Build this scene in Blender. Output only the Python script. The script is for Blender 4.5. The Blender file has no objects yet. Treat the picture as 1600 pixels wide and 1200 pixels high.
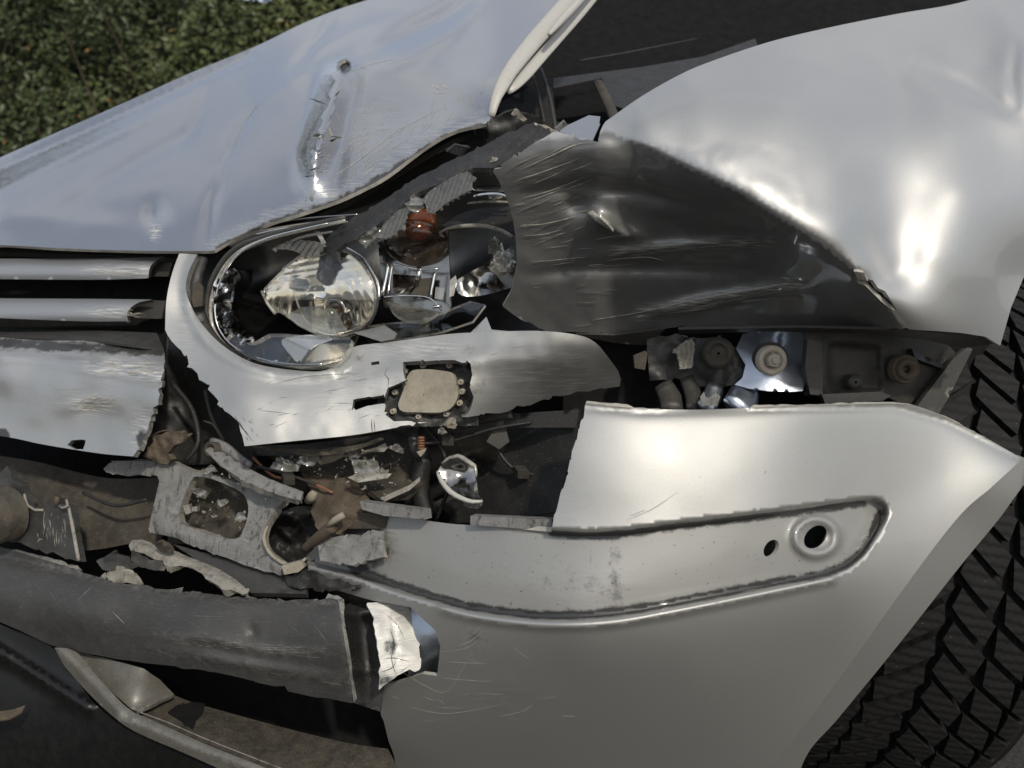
import bpy, math, random
import numpy as np
from mathutils import Vector, Matrix
from mathutils.geometry import delaunay_2d_cdt

random.seed(7); RNG = np.random.default_rng(7)
sc = bpy.context.scene
COL = sc.collection
R = math.radians

# ------------------------------------------------------------------ camera, sky, sun, exposure
S = 0.66                       # metres per layout unit
CAM_H, PITCH, FPX = 1.16, R(10), 1400.0
cam_d = bpy.data.cameras.new('camera'); cam = bpy.data.objects.new('camera', cam_d); COL.objects.link(cam)
cam.location = (0, 0, CAM_H * S); cam.rotation_euler = (R(90) - PITCH, 0, 0)
cam_d.sensor_width = 36; cam_d.lens = 36 * FPX / 1600; cam_d.clip_start = 0.02; cam_d.clip_end = 400; cam_d.dof.use_dof = True; cam_d.dof.focus_distance = .86; cam_d.dof.aperture_fstop = 6.5
sc.camera = cam

SUN_AZ, SUN_EL = R(159), R(39)   # azimuth clockwise from +Y (the view direction)
w = bpy.data.worlds.new('World'); sc.world = w; w.use_nodes = True
nt = w.node_tree; nt.nodes.clear()
sky = nt.nodes.new('ShaderNodeTexSky'); sky.sky_type = 'NISHITA'; sky.sun_disc = False
sky.sun_elevation = SUN_EL; sky.sun_rotation = SUN_AZ; sky.dust_density = 2.0; sky.air_density = 1.0
bgn = nt.nodes.new('ShaderNodeBackground'); bgn.inputs['Strength'].default_value = 0.135
out = nt.nodes.new('ShaderNodeOutputWorld')
wtc = nt.nodes.new('ShaderNodeTexCoord'); wmp = nt.nodes.new('ShaderNodeMapping'); wmp.inputs['Scale'].default_value = (1.2, 1.2, 3.0)
wno = nt.nodes.new('ShaderNodeTexNoise'); wno.inputs['Scale'].default_value = 2.2; wno.inputs['Detail'].default_value = 7; wno.inputs['Roughness'].default_value = .6
wrp = nt.nodes.new('ShaderNodeValToRGB'); wrp.color_ramp.elements[0].position = .38; wrp.color_ramp.elements[1].position = .72
wmx = nt.nodes.new('ShaderNodeMix'); wmx.data_type = 'RGBA'; wmx.inputs[7].default_value = (4.3, 4.35, 4.4, 1)      # thin bright cloud
wsc = nt.nodes.new('ShaderNodeMath'); wsc.operation = 'MULTIPLY_ADD'; wsc.inputs[1].default_value = .60; wsc.inputs[2].default_value = .30
nt.links.new(wtc.outputs['Generated'], wmp.inputs[0]); nt.links.new(wmp.outputs[0], wno.inputs['Vector']); nt.links.new(wno.outputs['Fac'], wrp.inputs[0])
nt.links.new(wrp.outputs[0], wsc.inputs[0]); nt.links.new(wsc.outputs[0], wmx.inputs[0]); nt.links.new(sky.outputs[0], wmx.inputs[6])
nt.links.new(wmx.outputs[2], bgn.inputs[0]); nt.links.new(bgn.outputs[0], out.inputs[0])

sl = bpy.data.lights.new('sun', 'SUN'); sl.energy = 2.0; sl.angle = R(3.0); sl.color = (1.0, 0.94, 0.82)
so = bpy.data.objects.new('sun', sl); COL.objects.link(so)
sdir = Vector((math.sin(SUN_AZ) * math.cos(SUN_EL), math.cos(SUN_AZ) * math.cos(SUN_EL), math.sin(SUN_EL)))
so.rotation_euler = sdir.to_track_quat('Z', 'Y').to_euler(); so.location = (2, -2, 4)
sc.view_settings.view_transform = 'Standard'; sc.view_settings.look = 'None'
sc.view_settings.gamma = 1; sc.view_settings.use_curve_mapping = False
sc.view_settings.exposure = 0.3

# ------------------------------------------------------------------ layout helpers
CP, SP = math.cos(PITCH), math.sin(PITCH)
def P(px, py, d):
    """a surveyed point: bearing from the photograph plus its own distance, to metres"""
    px = np.asarray(px, float); py = np.asarray(py, float); d = np.asarray(d, float)
    xc = (px - 800) / FPX * d; yc = (600 - py) / FPX * d
    return np.stack([xc, d * CP + yc * SP, CAM_H - d * SP + yc * CP], -1) * S

def cr(pts, step=8, closed=False):
    p = [np.array(q, float) for q in pts]; n = len(p); res = []
    for i in range(n if closed else n - 1):
        if closed: a, b, c, e = p[(i-1) % n], p[i], p[(i+1) % n], p[(i+2) % n]
        else: a, b, c, e = p[max(i-1, 0)], p[i], p[i+1], p[min(i+2, n-1)]
        L = np.linalg.norm(c - b); k = max(1, int(L / step))
        for t in np.linspace(0, 1, k, endpoint=False):
            res.append(.5 * (2*b + (c-a)*t + (2*a-5*b+4*c-e)*t*t + (3*b-a-3*c+e)*t**3))
    if not closed: res.append(p[-1])
    return [tuple(q) for q in res]

def jg(pts, amp=3, step=6):
    """a torn edge: irregular spacing, mostly small nicks with the odd deep one"""
    res = []
    for (a, b) in zip(pts[:-1], pts[1:]):
        a = np.array(a, float); b = np.array(b, float); L = np.linalg.norm(b - a) + 1e-6
        n = np.array([-(b-a)[1], (b-a)[0]]) / L
        k = max(1, int(L / step)); ts = sorted([0.0] + [random.uniform(.06, .94) for _ in range(k-1)])
        for t in ts:
            o = random.choice((-1, 1)) * amp * (random.random()**2.2 * 1.5)
            res.append(tuple(a + (b-a)*t + n*(o if t else o*.3)))
    res.append(tuple(pts[-1])); return res

def dens(pts, step):
    res = []; n = len(pts)
    for i in range(n):
        a = np.array(pts[i], float); b = np.array(pts[(i+1) % n], float); L = np.linalg.norm(b-a)
        k = max(1, int(round(L / step)))
        for j in range(k): res.append(tuple(a + (b-a)*j/k))
    return res

def inpoly(x, y, poly):
    poly = np.asarray(poly, float); r = np.zeros(len(x), bool); n = len(poly)
    for i in range(n):
        x0, y0 = poly[i]; x1, y1 = poly[(i+1) % n]
        if y0 == y1: continue
        c = ((y0 > y) != (y1 > y)) & (x < (x1-x0)*(y-y0)/(y1-y0)+x0)
        r ^= c
    return r

def dline(x, y, line, closed=False):
    """distance to a polyline and the parameter along it"""
    L = np.asarray(line, float); m = np.full(len(x), 1e9); tt = np.zeros(len(x)); n = len(L)
    segs = n if closed else n - 1
    for i in range(segs):
        a = L[i]; b = L[(i+1) % n]; ab = b - a; q = max(ab @ ab, 1e-9)
        t = np.clip(((x-a[0])*ab[0] + (y-a[1])*ab[1]) / q, 0, 1)
        dd = np.hypot(x-a[0]-t*ab[0], y-a[1]-t*ab[1]); s = dd < m
        m[s] = dd[s]; tt[s] = ((i+t)/segs)[s]
    return m, tt

def tps(ctl):
    c = np.array(ctl, float); X = c[:, :2] / 100; n = len(c)
    def U(r2): return r2 * np.log(r2 + 1e-9)
    r2 = ((X[:, None] - X[None]) ** 2).sum(-1)
    A = np.zeros((n+3, n+3)); A[:n, :n] = U(r2) + np.eye(n)*1e-3; A[:n, n] = 1; A[:n, n+1:] = X; A[n, :n] = 1; A[n+1:, :n] = X.T
    s = np.linalg.solve(A, np.r_[c[:, 2], 0, 0, 0])
    def f(x, y):
        q = np.stack([np.asarray(x, float), np.asarray(y, float)], -1) / 100
        rr = ((q[:, None] - X[None]) ** 2).sum(-1)
        return U(rr) @ s[:n] + s[n] + q @ s[n+1:]
    return f
def flat(d, dx=0, dy=0, cx=0, cy=0):
    return lambda x, y: d + (np.asarray(x, float)-cx)*dx + (np.asarray(y, float)-cy)*dy

_tab = np.random.default_rng(3).random((256, 256))
def vn(x, y, s=0):
    x = np.asarray(x, float) + s*17.3; y = np.asarray(y, float) + s*9.7
    xi = np.floor(x).astype(int); yi = np.floor(y).astype(int); fx = x-xi; fy = y-yi
    fx = fx*fx*(3-2*fx); fy = fy*fy*(3-2*fy)
    g = lambda a, b: _tab[a % 256, b % 256]
    return (g(xi, yi)*(1-fx)+g(xi+1, yi)*fx)*(1-fy)+(g(xi, yi+1)*(1-fx)+g(xi+1, yi+1)*fx)*fy - .5
def fbm(x, y, sc_, s=0): return vn(x/sc_, y/sc_, s) + .5*vn(x/sc_*2.1, y/sc_*2.1, s+1) + .25*vn(x/sc_*4.3, y/sc_*4.3, s+2)

# depth modifiers (layout units)
def crease(line, amp, w, sharp=True, taper=True):
    def f(x, y):
        d, t = dline(x, y, line)
        e = np.exp(-d/w) if sharp else np.exp(-(d/w)**2)
        return amp * e * (np.sin(np.pi*np.clip(t, .02, .98))**.5 if taper else 1)
    return f
def dent(cx, cy, rx, ry, amp):
    return lambda x, y: amp*np.exp(-((x-cx)/rx)**2-((y-cy)/ry)**2)
def recess(poly, amp, w):
    def f(x, y):
        d, _ = dline(x, y, poly, True); ins = inpoly(x, y, poly)
        t = np.clip(np.where(ins, d, 0)/w, 0, 1); return amp*t*t*(3-2*t)
    return f
def recess2(poly, amp, w0, w1):
    def f(x, y):
        d, _ = dline(x, y, poly, True); sd = np.where(inpoly(x, y, poly), d, -d)
        t = np.clip((sd+w0)/(w0+w1), 0, 1); return amp*t*t*(3-2*t)
    return f
def rough(amp, scl, s=0): return lambda x, y: amp*fbm(x, y, scl, s)
def add(base, *mods):
    return lambda x, y: base(np.asarray(x, float), np.asarray(y, float)) + sum(m(np.asarray(x, float), np.asarray(y, float)) for m in mods)

WLOC = {}
def link(name, me, parent=None, loc=(0, 0, 0)):
    o = bpy.data.objects.new(name, me); COL.objects.link(o)
    pl = Vector((0, 0, 0))
    if parent is not None: o.parent = parent; pl = WLOC[parent.name]
    o.location = Vector(loc) - pl; WLOC[o.name] = Vector(loc); return o
def build(name, verts, faces, mats, parent=None, smooth=True, fm=None, attrs=None, kind=None, uv=None):
    v = np.asarray(verts, float); c = (v.min(0)+v.max(0))/2
    me = bpy.data.meshes.new(name); me.from_pydata((v-c).tolist(), [], faces)
    if not isinstance(mats, (list, tuple)): mats = [mats]
    for m in mats: me.materials.append(m)
    n = len(me.polygons)
    me.polygons.foreach_set('use_smooth', [smooth if not callable(smooth) else smooth(i) for i in range(n)])
    if fm is not None: me.polygons.foreach_set('material_index', fm)
    for k, a in (attrs or {}).items():
        at = me.attributes.new(k, 'FLOAT', 'POINT'); at.data.foreach_set('value', np.asarray(a, float))
    if uv is not None:
        ul = me.uv_layers.new(name='UVMap'); li = np.zeros(len(me.loops), int); me.loops.foreach_get('vertex_index', li)
        ul.data.foreach_set('uv', np.asarray(uv, float)[li].ravel())
    me.update()
    o = link(name, me, parent, c)
    if kind: o['kind'] = kind
    return o
def tag(o, label=None, cat=None, group=None, kind=None):
    for k, v in (('label', label), ('category', cat), ('group', group), ('kind', kind)):
        if v: o[k] = v
    return o

def panel(name, outline, f, mat, parent=None, res=10, thick=.004, holes=(), feats=(), edge=None, attrs=None, edge_step=None, kind=None):
    """a pressed sheet: outline with holes, its own depth field, and real thickness"""
    es = edge_step or res
    o = dens(outline, es); hs = [dens(h, min(es, 5)) for h in holes]
    oa = np.array(o)
    pts = list(o); edges = [(i, (i+1) % len(o)) for i in range(len(o))]
    for h in hs:
        b = len(pts); pts += h; edges += [(b+i, b+(i+1) % len(h)) for i in range(len(h))]
    x0, y0 = oa.min(0); x1, y1 = oa.max(0)
    gx, gy = np.meshgrid(np.arange(x0, x1, res), np.arange(y0, y1, res*.866)); gx = gx + (np.arange(gx.shape[0]) % 2)[:, None]*res*.5
    gx = gx.ravel(); gy = gy.ravel(); gx = gx+RNG.uniform(-.12, .12, len(gx))*res; gy = gy+RNG.uniform(-.12, .12, len(gy))*res
    k = inpoly(gx, gy, o); d, _ = dline(gx, gy, o, True); k &= d > res*.45
    for h in hs:
        k &= ~inpoly(gx, gy, h); d, _ = dline(gx, gy, h, True); k &= d > res*.35
    for ft in feats:
        d, _ = dline(gx, gy, ft); k &= d > res*.45
    pts += list(zip(gx[k], gy[k]))
    for ft in feats:
        q = np.array(ft, float); kk = inpoly(q[:, 0], q[:, 1], o)
        for h in hs: kk &= ~inpoly(q[:, 0], q[:, 1], h)
        b = len(pts); q = q[kk]; pts += [tuple(a) for a in q]
        edges += [(b+i, b+i+1) for i in range(len(q)-1) if np.hypot(*(q[i+1]-q[i])) < 11]
    r = delaunay_2d_cdt([Vector((float(a[0]), float(a[1]))) for a in pts], edges, [], 0, 1e-5)
    V = np.array([[q.x, q.y] for q in r[0]]); T = np.array([t for t in r[2] if len(t) == 3])
    c = V[T].mean(1); k = inpoly(c[:, 0], c[:, 1], o)
    for h in hs: k &= ~inpoly(c[:, 0], c[:, 1], h)
    T = T[k]
    A = V[T]; ar = (A[:, 1, 0]-A[:, 0, 0])*(A[:, 2, 1]-A[:, 0, 1])-(A[:, 1, 1]-A[:, 0, 1])*(A[:, 2, 0]-A[:, 0, 0])
    T = T[np.abs(ar) > 1e-4]; ar = ar[np.abs(ar) > 1e-4]
    T = np.where((ar > 0)[:, None], T[:, ::-1], T)
    used = np.unique(T); mp = -np.ones(len(V), int); mp[used] = np.arange(len(used)); V = V[used]; T = mp[T]
    W = P(V[:, 0], V[:, 1], f(V[:, 0], V[:, 1]))
    fn = np.cross(W[T[:, 1]]-W[T[:, 0]], W[T[:, 2]]-W[T[:, 0]])
    camp = np.array([0, 0, CAM_H*S])
    nn = np.zeros_like(W)
    for j in range(3): np.add.at(nn, T[:, j], fn)
    nn /= np.linalg.norm(nn, axis=1)[:, None]+1e-12
    if ((camp-W)*nn).sum(1).mean() < 0: T = T[:, ::-1]; nn = -nn
    n = len(W); th = thick*S
    B = W - nn*th
    ed = {}
    for t in T.tolist():
        for a, b in ((t[0], t[1]), (t[1], t[2]), (t[2], t[0])): ed[(a, b)] = ed.get((a, b), 0)+1
    bd = [(a, b) for (a, b) in ed if (b, a) not in ed]
    verts = [W, B]; faces = T.tolist() + (T[:, ::-1]+n).tolist(); fm = [0]*(2*len(T))
    wi = 2*n; wv = []; 
    for a, b in bd:
        wv += [W[a], W[b], B[b], B[a]]; faces.append([wi+1, wi, wi+3, wi+2]); wi += 4; fm.append(1 if edge else 0)
    if wv: verts.append(np.array(wv))
    allv = np.concatenate(verts)
    at = {}
    for kx, fx in (attrs or {}).items():
        a = np.clip(fx(V[:, 0], V[:, 1]), 0, 1); wa = np.array([[a[p], a[q], a[q], a[p]] for p, q in bd]).ravel() if bd else np.zeros(0)
        at[kx] = np.concatenate([a, a, wa])
    nt_ = 2*len(T)
    return build(name, allv, faces, [mat, edge] if edge else mat, parent, smooth=lambda i: i < nt_, fm=fm, attrs=at, kind=kind)

def blob(x0, y0, rx, ry, a=1): return lambda x, y: a*np.exp(-(((x-x0)/rx)**2+((y-y0)/ry)**2)**1.5)
def band(line, w_, a=1): return lambda x, y: a*np.exp(-(dline(x, y, line)[0]/w_)**2)
def asum(*fs): return lambda x, y: sum(g(x, y) for g in fs)

def scratches(name, f, strokes, mat, parent, lift=.0007):
    """scored lines: shallow raised burrs lying on a panel"""
    V, F = [], []
    for line, wd in strokes:
        L = np.array(cr(line, 5)); n = len(L)
        if n < 2: continue
        t = np.gradient(L, axis=0); nrm = np.stack([-t[:, 1], t[:, 0]], 1)/(np.linalg.norm(t, axis=1)[:, None]+1e-9)
        ww = wd*.30*np.sin(np.linspace(.15, math.pi-.08, n))[:, None]*(.6+.8*RNG.random((n, 1)))
        b = len(V)
        a1 = L+nrm*ww; a2 = L-nrm*ww
        q1 = P(a1[:, 0], a1[:, 1], f(a1[:, 0], a1[:, 1])-lift); q2 = P(a2[:, 0], a2[:, 1], f(a2[:, 0], a2[:, 1])-lift)
        qm = P(L[:, 0], L[:, 1], f(L[:, 0], L[:, 1])-lift*1.3)
        for i in range(n): V += [q1[i], qm[i], q2[i]]
        for i in range(n-1):
            F.append([b+3*i, b+3*i+1, b+3*i+4, b+3*i+3]); F.append([b+3*i+1, b+3*i+2, b+3*i+5, b+3*i+4])
    return build(name, V, F, mat, parent, kind='stuff')
def rand_strokes(poly, n, ang, spread, l0, l1, w0, w1):
    poly = np.array(poly, float); lo = poly.min(0); hi = poly.max(0); res = []
    while len(res) < n:
        x, y = RNG.uniform(lo, hi)
        if not inpoly(np.array([x]), np.array([y]), poly)[0]: continue
        a = R(ang + RNG.normal()*spread); L = l0+(l1-l0)*RNG.random()**2; k = RNG.normal()*.05
        p = [(x+math.cos(a+k*s)*L*s, y+math.sin(a+k*s)*L*s) for s in (-.5, 0, .5)]
        q = np.array(p)
        if inpoly(q[:, 0], q[:, 1], poly).all(): res.append((p, RNG.uniform(w0, w1)))
        elif RNG.random() < .02: res.append(([(x-1, y), (x, y), (x+1, y+1)], w0))
    return res

def tube(name, pts, rad, mat, parent=None, n=10, step=None, flatten=1.0, cap=True, kind=None):
    """pts: (px,py,d) path, rad: px radius (scaled at the path's own distance)"""
    q = np.array(pts, float)
    q = np.array(cr([tuple(a) for a in q], step or 8))
    W = P(q[:, 0], q[:, 1], q[:, 2]); m = len(W)
    rr = np.interp(np.linspace(0, 1, m), np.linspace(0, 1, len(rad)), rad) if hasattr(rad, '__len__') else np.full(m, float(rad))
    rr = rr*q[:, 2]/FPX*S
    t = np.gradient(W, axis=0); t /= np.linalg.norm(t, axis=1)[:, None]+1e-12
    ref = np.array([0, -1, .2]); V = []; F = []
    for i in range(m):
        a = np.cross(t[i], ref); a /= np.linalg.norm(a)+1e-9; b = np.cross(t[i], a)
        for j in range(n):
            th = 2*math.pi*j/n; V.append(W[i]+rr[i]*(math.cos(th)*a+flatten*math.sin(th)*b))
    for i in range(m-1):
        for j in range(n): F.append([i*n+j, i*n+(j+1) % n, (i+1)*n+(j+1) % n, (i+1)*n+j])
    if cap: F.append(list(range(n))[::-1]); F.append([(m-1)*n+j for j in range(n)])
    return build(name, V, F, mat, parent, kind=kind)

def lathe(name, c, axis, prof, mat, parent=None, n=28, smooth=True, sq=(1, 1)):
    """c: world point; axis: world direction; prof: (radius, height) in layout units"""
    ax = Vector(axis).normalized(); a = ax.orthogonal().normalized(); b = ax.cross(a); V = []; F = []; m = len(prof)
    for (r_, h_) in prof:
        for j in range(n):
            th = 2*math.pi*j/n; V.append(np.array(c)+S*(r_*(math.cos(th)*np.array(a)*sq[0]+math.sin(th)*np.array(b)*sq[1])+h_*np.array(ax)))
    for i in range(m-1):
        for j in range(n): F.append([i*n+j, (i+1)*n+j, (i+1)*n+(j+1) % n, i*n+(j+1) % n])
    F.append([(m-1)*n+j for j in range(n)]); F.append(list(range(n))[::-1])
    return build(name, V, F, mat, parent, smooth=smooth)

# ------------------------------------------------------------------ materials
def newmat(name):
    m = bpy.data.materials.new(name); m.use_nodes = True; n = m.node_tree; b = n.nodes['Principled BSDF']; return m, n, b
def N(nt, t, **kw):
    n = nt.nodes.new(t)
    for k, v in kw.items():
        if k in n.inputs: n.inputs[k].default_value = v
        else: setattr(n, k, v)
    return n
def ramp(nt, src, a, b, c0=(0, 0, 0, 1), c1=(1, 1, 1, 1)):
    r = nt.nodes.new('ShaderNodeValToRGB'); r.color_ramp.elements[0].position = a; r.color_ramp.elements[1].position = b
    r.color_ramp.elements[0].color = c0; r.color_ramp.elements[1].color = c1; nt.links.new(src, r.inputs[0]); return r.outputs[0]
def coords(nt, scale=(1, 1, 1), rot=(0, 0, 0)):
    tc = nt.nodes.new('ShaderNodeTexCoord'); mp = nt.nodes.new('ShaderNodeMapping')
    mp.inputs['Scale'].default_value = scale; mp.inputs['Rotation'].default_value = rot
    nt.links.new(tc.outputs['Object'], mp.inputs[0]); return mp.outputs[0]
def noise(nt, vec, scale, detail=4, rough_=.55, dist=0):
    n = N(nt, 'ShaderNodeTexNoise', Scale=scale, Detail=detail, Roughness=rough_, Distortion=dist)
    nt.links.new(vec, n.inputs['Vector']); return n.outputs['Fac']
def mixc(nt, fac, a, b):
    m = nt.nodes.new('ShaderNodeMix'); m.data_type = 'RGBA'
    for s, v in ((0, fac), (6, a), (7, b)):
        if isinstance(v, bpy.types.NodeSocket): nt.links.new(v, m.inputs[s])
        else: m.inputs[s].default_value = v if s == 0 else (*v, 1)
    return m.outputs[2]
def mixf(nt, fac, a, b):
    m = nt.nodes.new('ShaderNodeMix'); m.data_type = 'FLOAT'
    for s, v in ((0, fac), (2, a), (3, b)):
        if isinstance(v, bpy.types.NodeSocket): nt.links.new(v, m.inputs[s])
        else: m.inputs[s].default_value = v
    return m.outputs[0]
def mul(nt, a, b):
    m = N(nt, 'ShaderNodeMath', operation='MULTIPLY')
    for i, v in enumerate((a, b)):
        if isinstance(v, bpy.types.NodeSocket): nt.links.new(v, m.inputs[i])
        else: m.inputs[i].default_value = v
    return m.outputs[0]
def attr(nt, name): return N(nt, 'ShaderNodeAttribute', attribute_name=name).outputs['Fac']
def bump(nt, h, strength, dist, b):
    n = N(nt, 'ShaderNodeBump', Strength=strength, Distance=dist); nt.links.new(h, n.inputs['Height']); nt.links.new(n.outputs[0], b.inputs['Normal'])

def paint(name, base=(.46, .46, .465), rough_=.22, coat=.7):
    """silver car paint; attributes scuff (bare scraped streaks), grime (grey-black rubbed dirt)"""
    m, n, b = newmat(name); L = n.links.new
    v = coords(n); vs = coords(n, (14, 14, 260), (0, R(8), 0))
    st = ramp(n, noise(n, vs, 3.2, 6, .65), .47, .62); pt = ramp(n, noise(n, v, 34, 6, .7), .42, .60)
    sf = mul(n, attr(n, 'scuff'), st); ga = N(n, 'ShaderNodeMath', operation='MULTIPLY_ADD'); L(noise(n, v, 60, 9, .8), ga.inputs[0]); ga.inputs[1].default_value = 1.3; L(attr(n, 'grime'), ga.inputs[2])
    gf = ramp(n, mul(n, ga.outputs[0], .5), .50, .64)
    fk = ramp(n, noise(n, v, 1400, 1, .5), .35, .65)
    dust = ramp(n, noise(n, v, 9, 6, .7), .45, .8)
    c = mixc(n, mul(n, dust, .25), base, tuple(x*.86 for x in base)); c = mixc(n, mul(n, fk, .30), c, tuple(min(1, x*1.35) for x in base))
    rb = mul(n, attr(n, 'rub'), ramp(n, noise(n, v, 22, 6, .6), .20, .50, (.75, .75, .75, 1))); c = mixc(n, rb, c, (.105, .105, .102)); dl = attr(n, 'dull'); c = mixc(n, mul(n, dl, .8), c, (.25, .25, .24)); c = mixc(n, sf, c, (.62, .60, .55)); c = mixc(n, gf, c, (.034, .034, .033))  # first mix: charcoal tint for painted shade and rubbed transfer
    sp = ramp(n, noise(n, v, 260, 3, .6), .68, .72); sp = mul(n, sp, attr(n, 'specks'))
    c = mixc(n, sp, c, (.05, .042, .035))
    L(c, b.inputs['Base Color'])
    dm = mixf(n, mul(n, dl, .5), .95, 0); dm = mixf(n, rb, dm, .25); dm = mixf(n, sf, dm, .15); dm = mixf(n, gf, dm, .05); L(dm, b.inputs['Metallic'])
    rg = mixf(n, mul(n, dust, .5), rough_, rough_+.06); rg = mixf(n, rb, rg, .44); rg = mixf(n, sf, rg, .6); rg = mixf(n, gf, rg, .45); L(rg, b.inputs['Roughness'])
    ct = mixf(n, sf, coat, .05); ct = mixf(n, gf, ct, .30); L(ct, b.inputs['Coat Weight'])
    b.inputs['Coat Roughness'].default_value = .04
    hs = N(n, 'ShaderNodeMath', operation='ADD'); L(mul(n, sf, .5), hs.inputs[0]); L(mul(n, noise(n, v, 220, 2), .06), hs.inputs[1])
    bump(n, hs.outputs[0], .25, .002, b); return m

def plastic(name, col, rough_=.5, wear=.0, wearcol=(.2, .195, .18), bumpy=.25, scale=60, dusty=(.12, .11, .09), dust=.25, spec=.4, grit=.55, gritcol=(.20, .18, .15), stain=0):
    m, n, b = newmat(name); L = n.links.new; v = coords(n); vs = coords(n, (30, 30, 190))
    d = ramp(n, noise(n, v, 60, 10, .82), .42, .62)
    c = mixc(n, mul(n, d, dust), col, dusty)
    wf = mul(n, ramp(n, noise(n, vs, 4, 7, .75), .54, .66), wear); c = mixc(n, wf, c, wearcol)
    wa = mul(n, attr(n, 'scuff'), ramp(n, noise(n, v, 130, 7, .8), .44, .60)); c = mixc(n, wa, c, wearcol)
    gr_ = ramp(n, noise(n, v, 520, 3, .6), .64, .70); c = mixc(n, mul(n, gr_, grit), c, gritcol)
    g2 = ramp(n, noise(n, v, 330, 4, .7), .30, .36, (1, 1, 1, 1), (0, 0, 0, 1)); c = mixc(n, mul(n, g2, grit), c, (.012, .010, .008))
    if stain:
        sn = ramp(n, noise(n, coords(n, (1, 1, .35), (0, R(35), 0)), 150, 12, .74, .6), .53, .60); c = mixc(n, mul(n, sn, stain), c, (.035, .032, .028))
        s2 = ramp(n, noise(n, coords(n, (1, 1, 9), (0, R(-50), 0)), 40, 8, .75), .60, .64); c = mixc(n, mul(n, s2, stain*.35), c, (.40, .39, .36))
    L(c, b.inputs['Base Color'])
    L(mixf(n, d, rough_, min(1, rough_+.2)), b.inputs['Roughness']); b.inputs['Specular IOR Level'].default_value = spec
    bump(n, noise(n, v, scale*2.6, 6, .7), bumpy*.5, .0018, b); return m

M = {}
M['paint'] = paint('silver_paint')
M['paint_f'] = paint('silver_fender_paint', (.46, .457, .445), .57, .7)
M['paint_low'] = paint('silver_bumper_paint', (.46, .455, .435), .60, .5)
M['flange'] = plastic('sealed_silver_flange', (.40, .39, .36), .40, .15, (.25, .24, .21), .2, 90, (.33, .32, .29), .3, .5)
M['black'] = plastic('black_plastic', (.016, .016, .016), .45, .2, (.05, .048, .045), .35, 70, (.025, .023, .019), .5)
M['blackrub'] = plastic('black_scuffed_plastic', (.034, .034, .033), .46, .35, (.11, .107, .10), .2, 90, (.05, .047, .042), .4, .5, .2)
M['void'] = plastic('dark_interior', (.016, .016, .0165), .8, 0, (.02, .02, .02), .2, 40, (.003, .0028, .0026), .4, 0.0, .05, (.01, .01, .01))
M['frame'] = plastic('dirty_silver_frame', (.11, .105, .09), .34, .3, (.22, .21, .19), .2, 90, (.05, .045, .036), .6, .6)
M['lip'] = plastic('black_lip_plastic', (.006, .006, .006), .30, .1, (.02, .02, .018), .1, 60, (.010, .009, .008), .5, .4, .1, (.08, .07, .06))
M['brown'] = plastic('dusty_brown_plastic', (.028, .025, .020), .65, .3, (.09, .08, .065), .5, 50, (.085, .07, .05), .7)
M['grey'] = plastic('scuffed_grey_plastic', (.18, .18, .176), .62, .35, (.34, .33, .30), .4, 120, (.09, .085, .075), .5, .4, .5, (.2, .18, .15), .75)
M['pale'] = plastic('pale_broken_plastic', (.26, .245, .215), .65, .3, (.36, .34, .3), .5, 90, (.10, .09, .07), .6, .4, .5, (.2, .18, .15), .6)
M['torn'] = plastic('torn_paint_edge', (.40, .385, .34), .6, .4, (.55, .53, .48), .6, 150, (.15, .14, .12), .5)
M['tornd'] = plastic('raw_broken_plastic', (.10, .097, .09), .6, .4, (.3, .29, .27), .4, 150, (.05, .047, .04), .5)
M['darkmetal'] = plastic('dark_inner_plastic', (.035, .034, .031), .42, .2, (.1, .095, .085), .25, 60, (.07, .06, .048), .45)
M['rust'] = plastic('rusty_dirty_metal', (.085, .066, .047), .75, .3, (.22, .18, .13), .8, 120, (.06, .045, .03), .7)
M['beige'] = plastic('beige_mount_plate', (.27, .245, .195), .7, .1, (.36, .33, .27), .5, 200, (.15, .13, .095), .6)
M['copper'] = plastic('rusty_copper_bolt', (.22, .10, .05), .5, .2, (.4, .25, .15), .6, 200, (.1, .06, .04), .5)
M['scratch'] = plastic('pale_scratch', (.36, .345, .30), .6, .0, bumpy=.2)
M['scratchdim'] = plastic('grey_scratch', (.16, .155, .14), .6, .0, bumpy=.2)
M['stud'] = plastic('grey_stud', (.33, .30, .25), .55, .1, bumpy=.4)
M['zinc'] = plastic('zinc_washer', (.42, .38, .31), .38, .2, (.5, .47, .4), .2, 100, (.3, .26, .2), .4)

def metal(name, col, rough_, scale=0, bs=.1, coat=0):
    m, n, b = newmat(name); b.inputs['Base Color'].default_value = (*col, 1); b.inputs['Metallic'].default_value = 1; v = coords(n)
    n.links.new(mixf(n, ramp(n, noise(n, v, 30, 6, .7), .4, .75), rough_, rough_+.16), b.inputs['Roughness'])
    if scale: bump(n, noise(n, v, scale, 4), bs, .004, b)
    return m
M['chrome'] = metal('chrome_reflector', (.80, .79, .76), .06, 22, .05)
M['satin'] = metal('bluish_painted_metal', (.42, .46, .52), .32, 60, .15)
M['housing'] = metal('lamp_housing', (.10, .10, .098), .28, 22, .15)
M['darkchrome'] = metal('smoked_chrome', (.30, .295, .285), .12, 22, .15)

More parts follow.
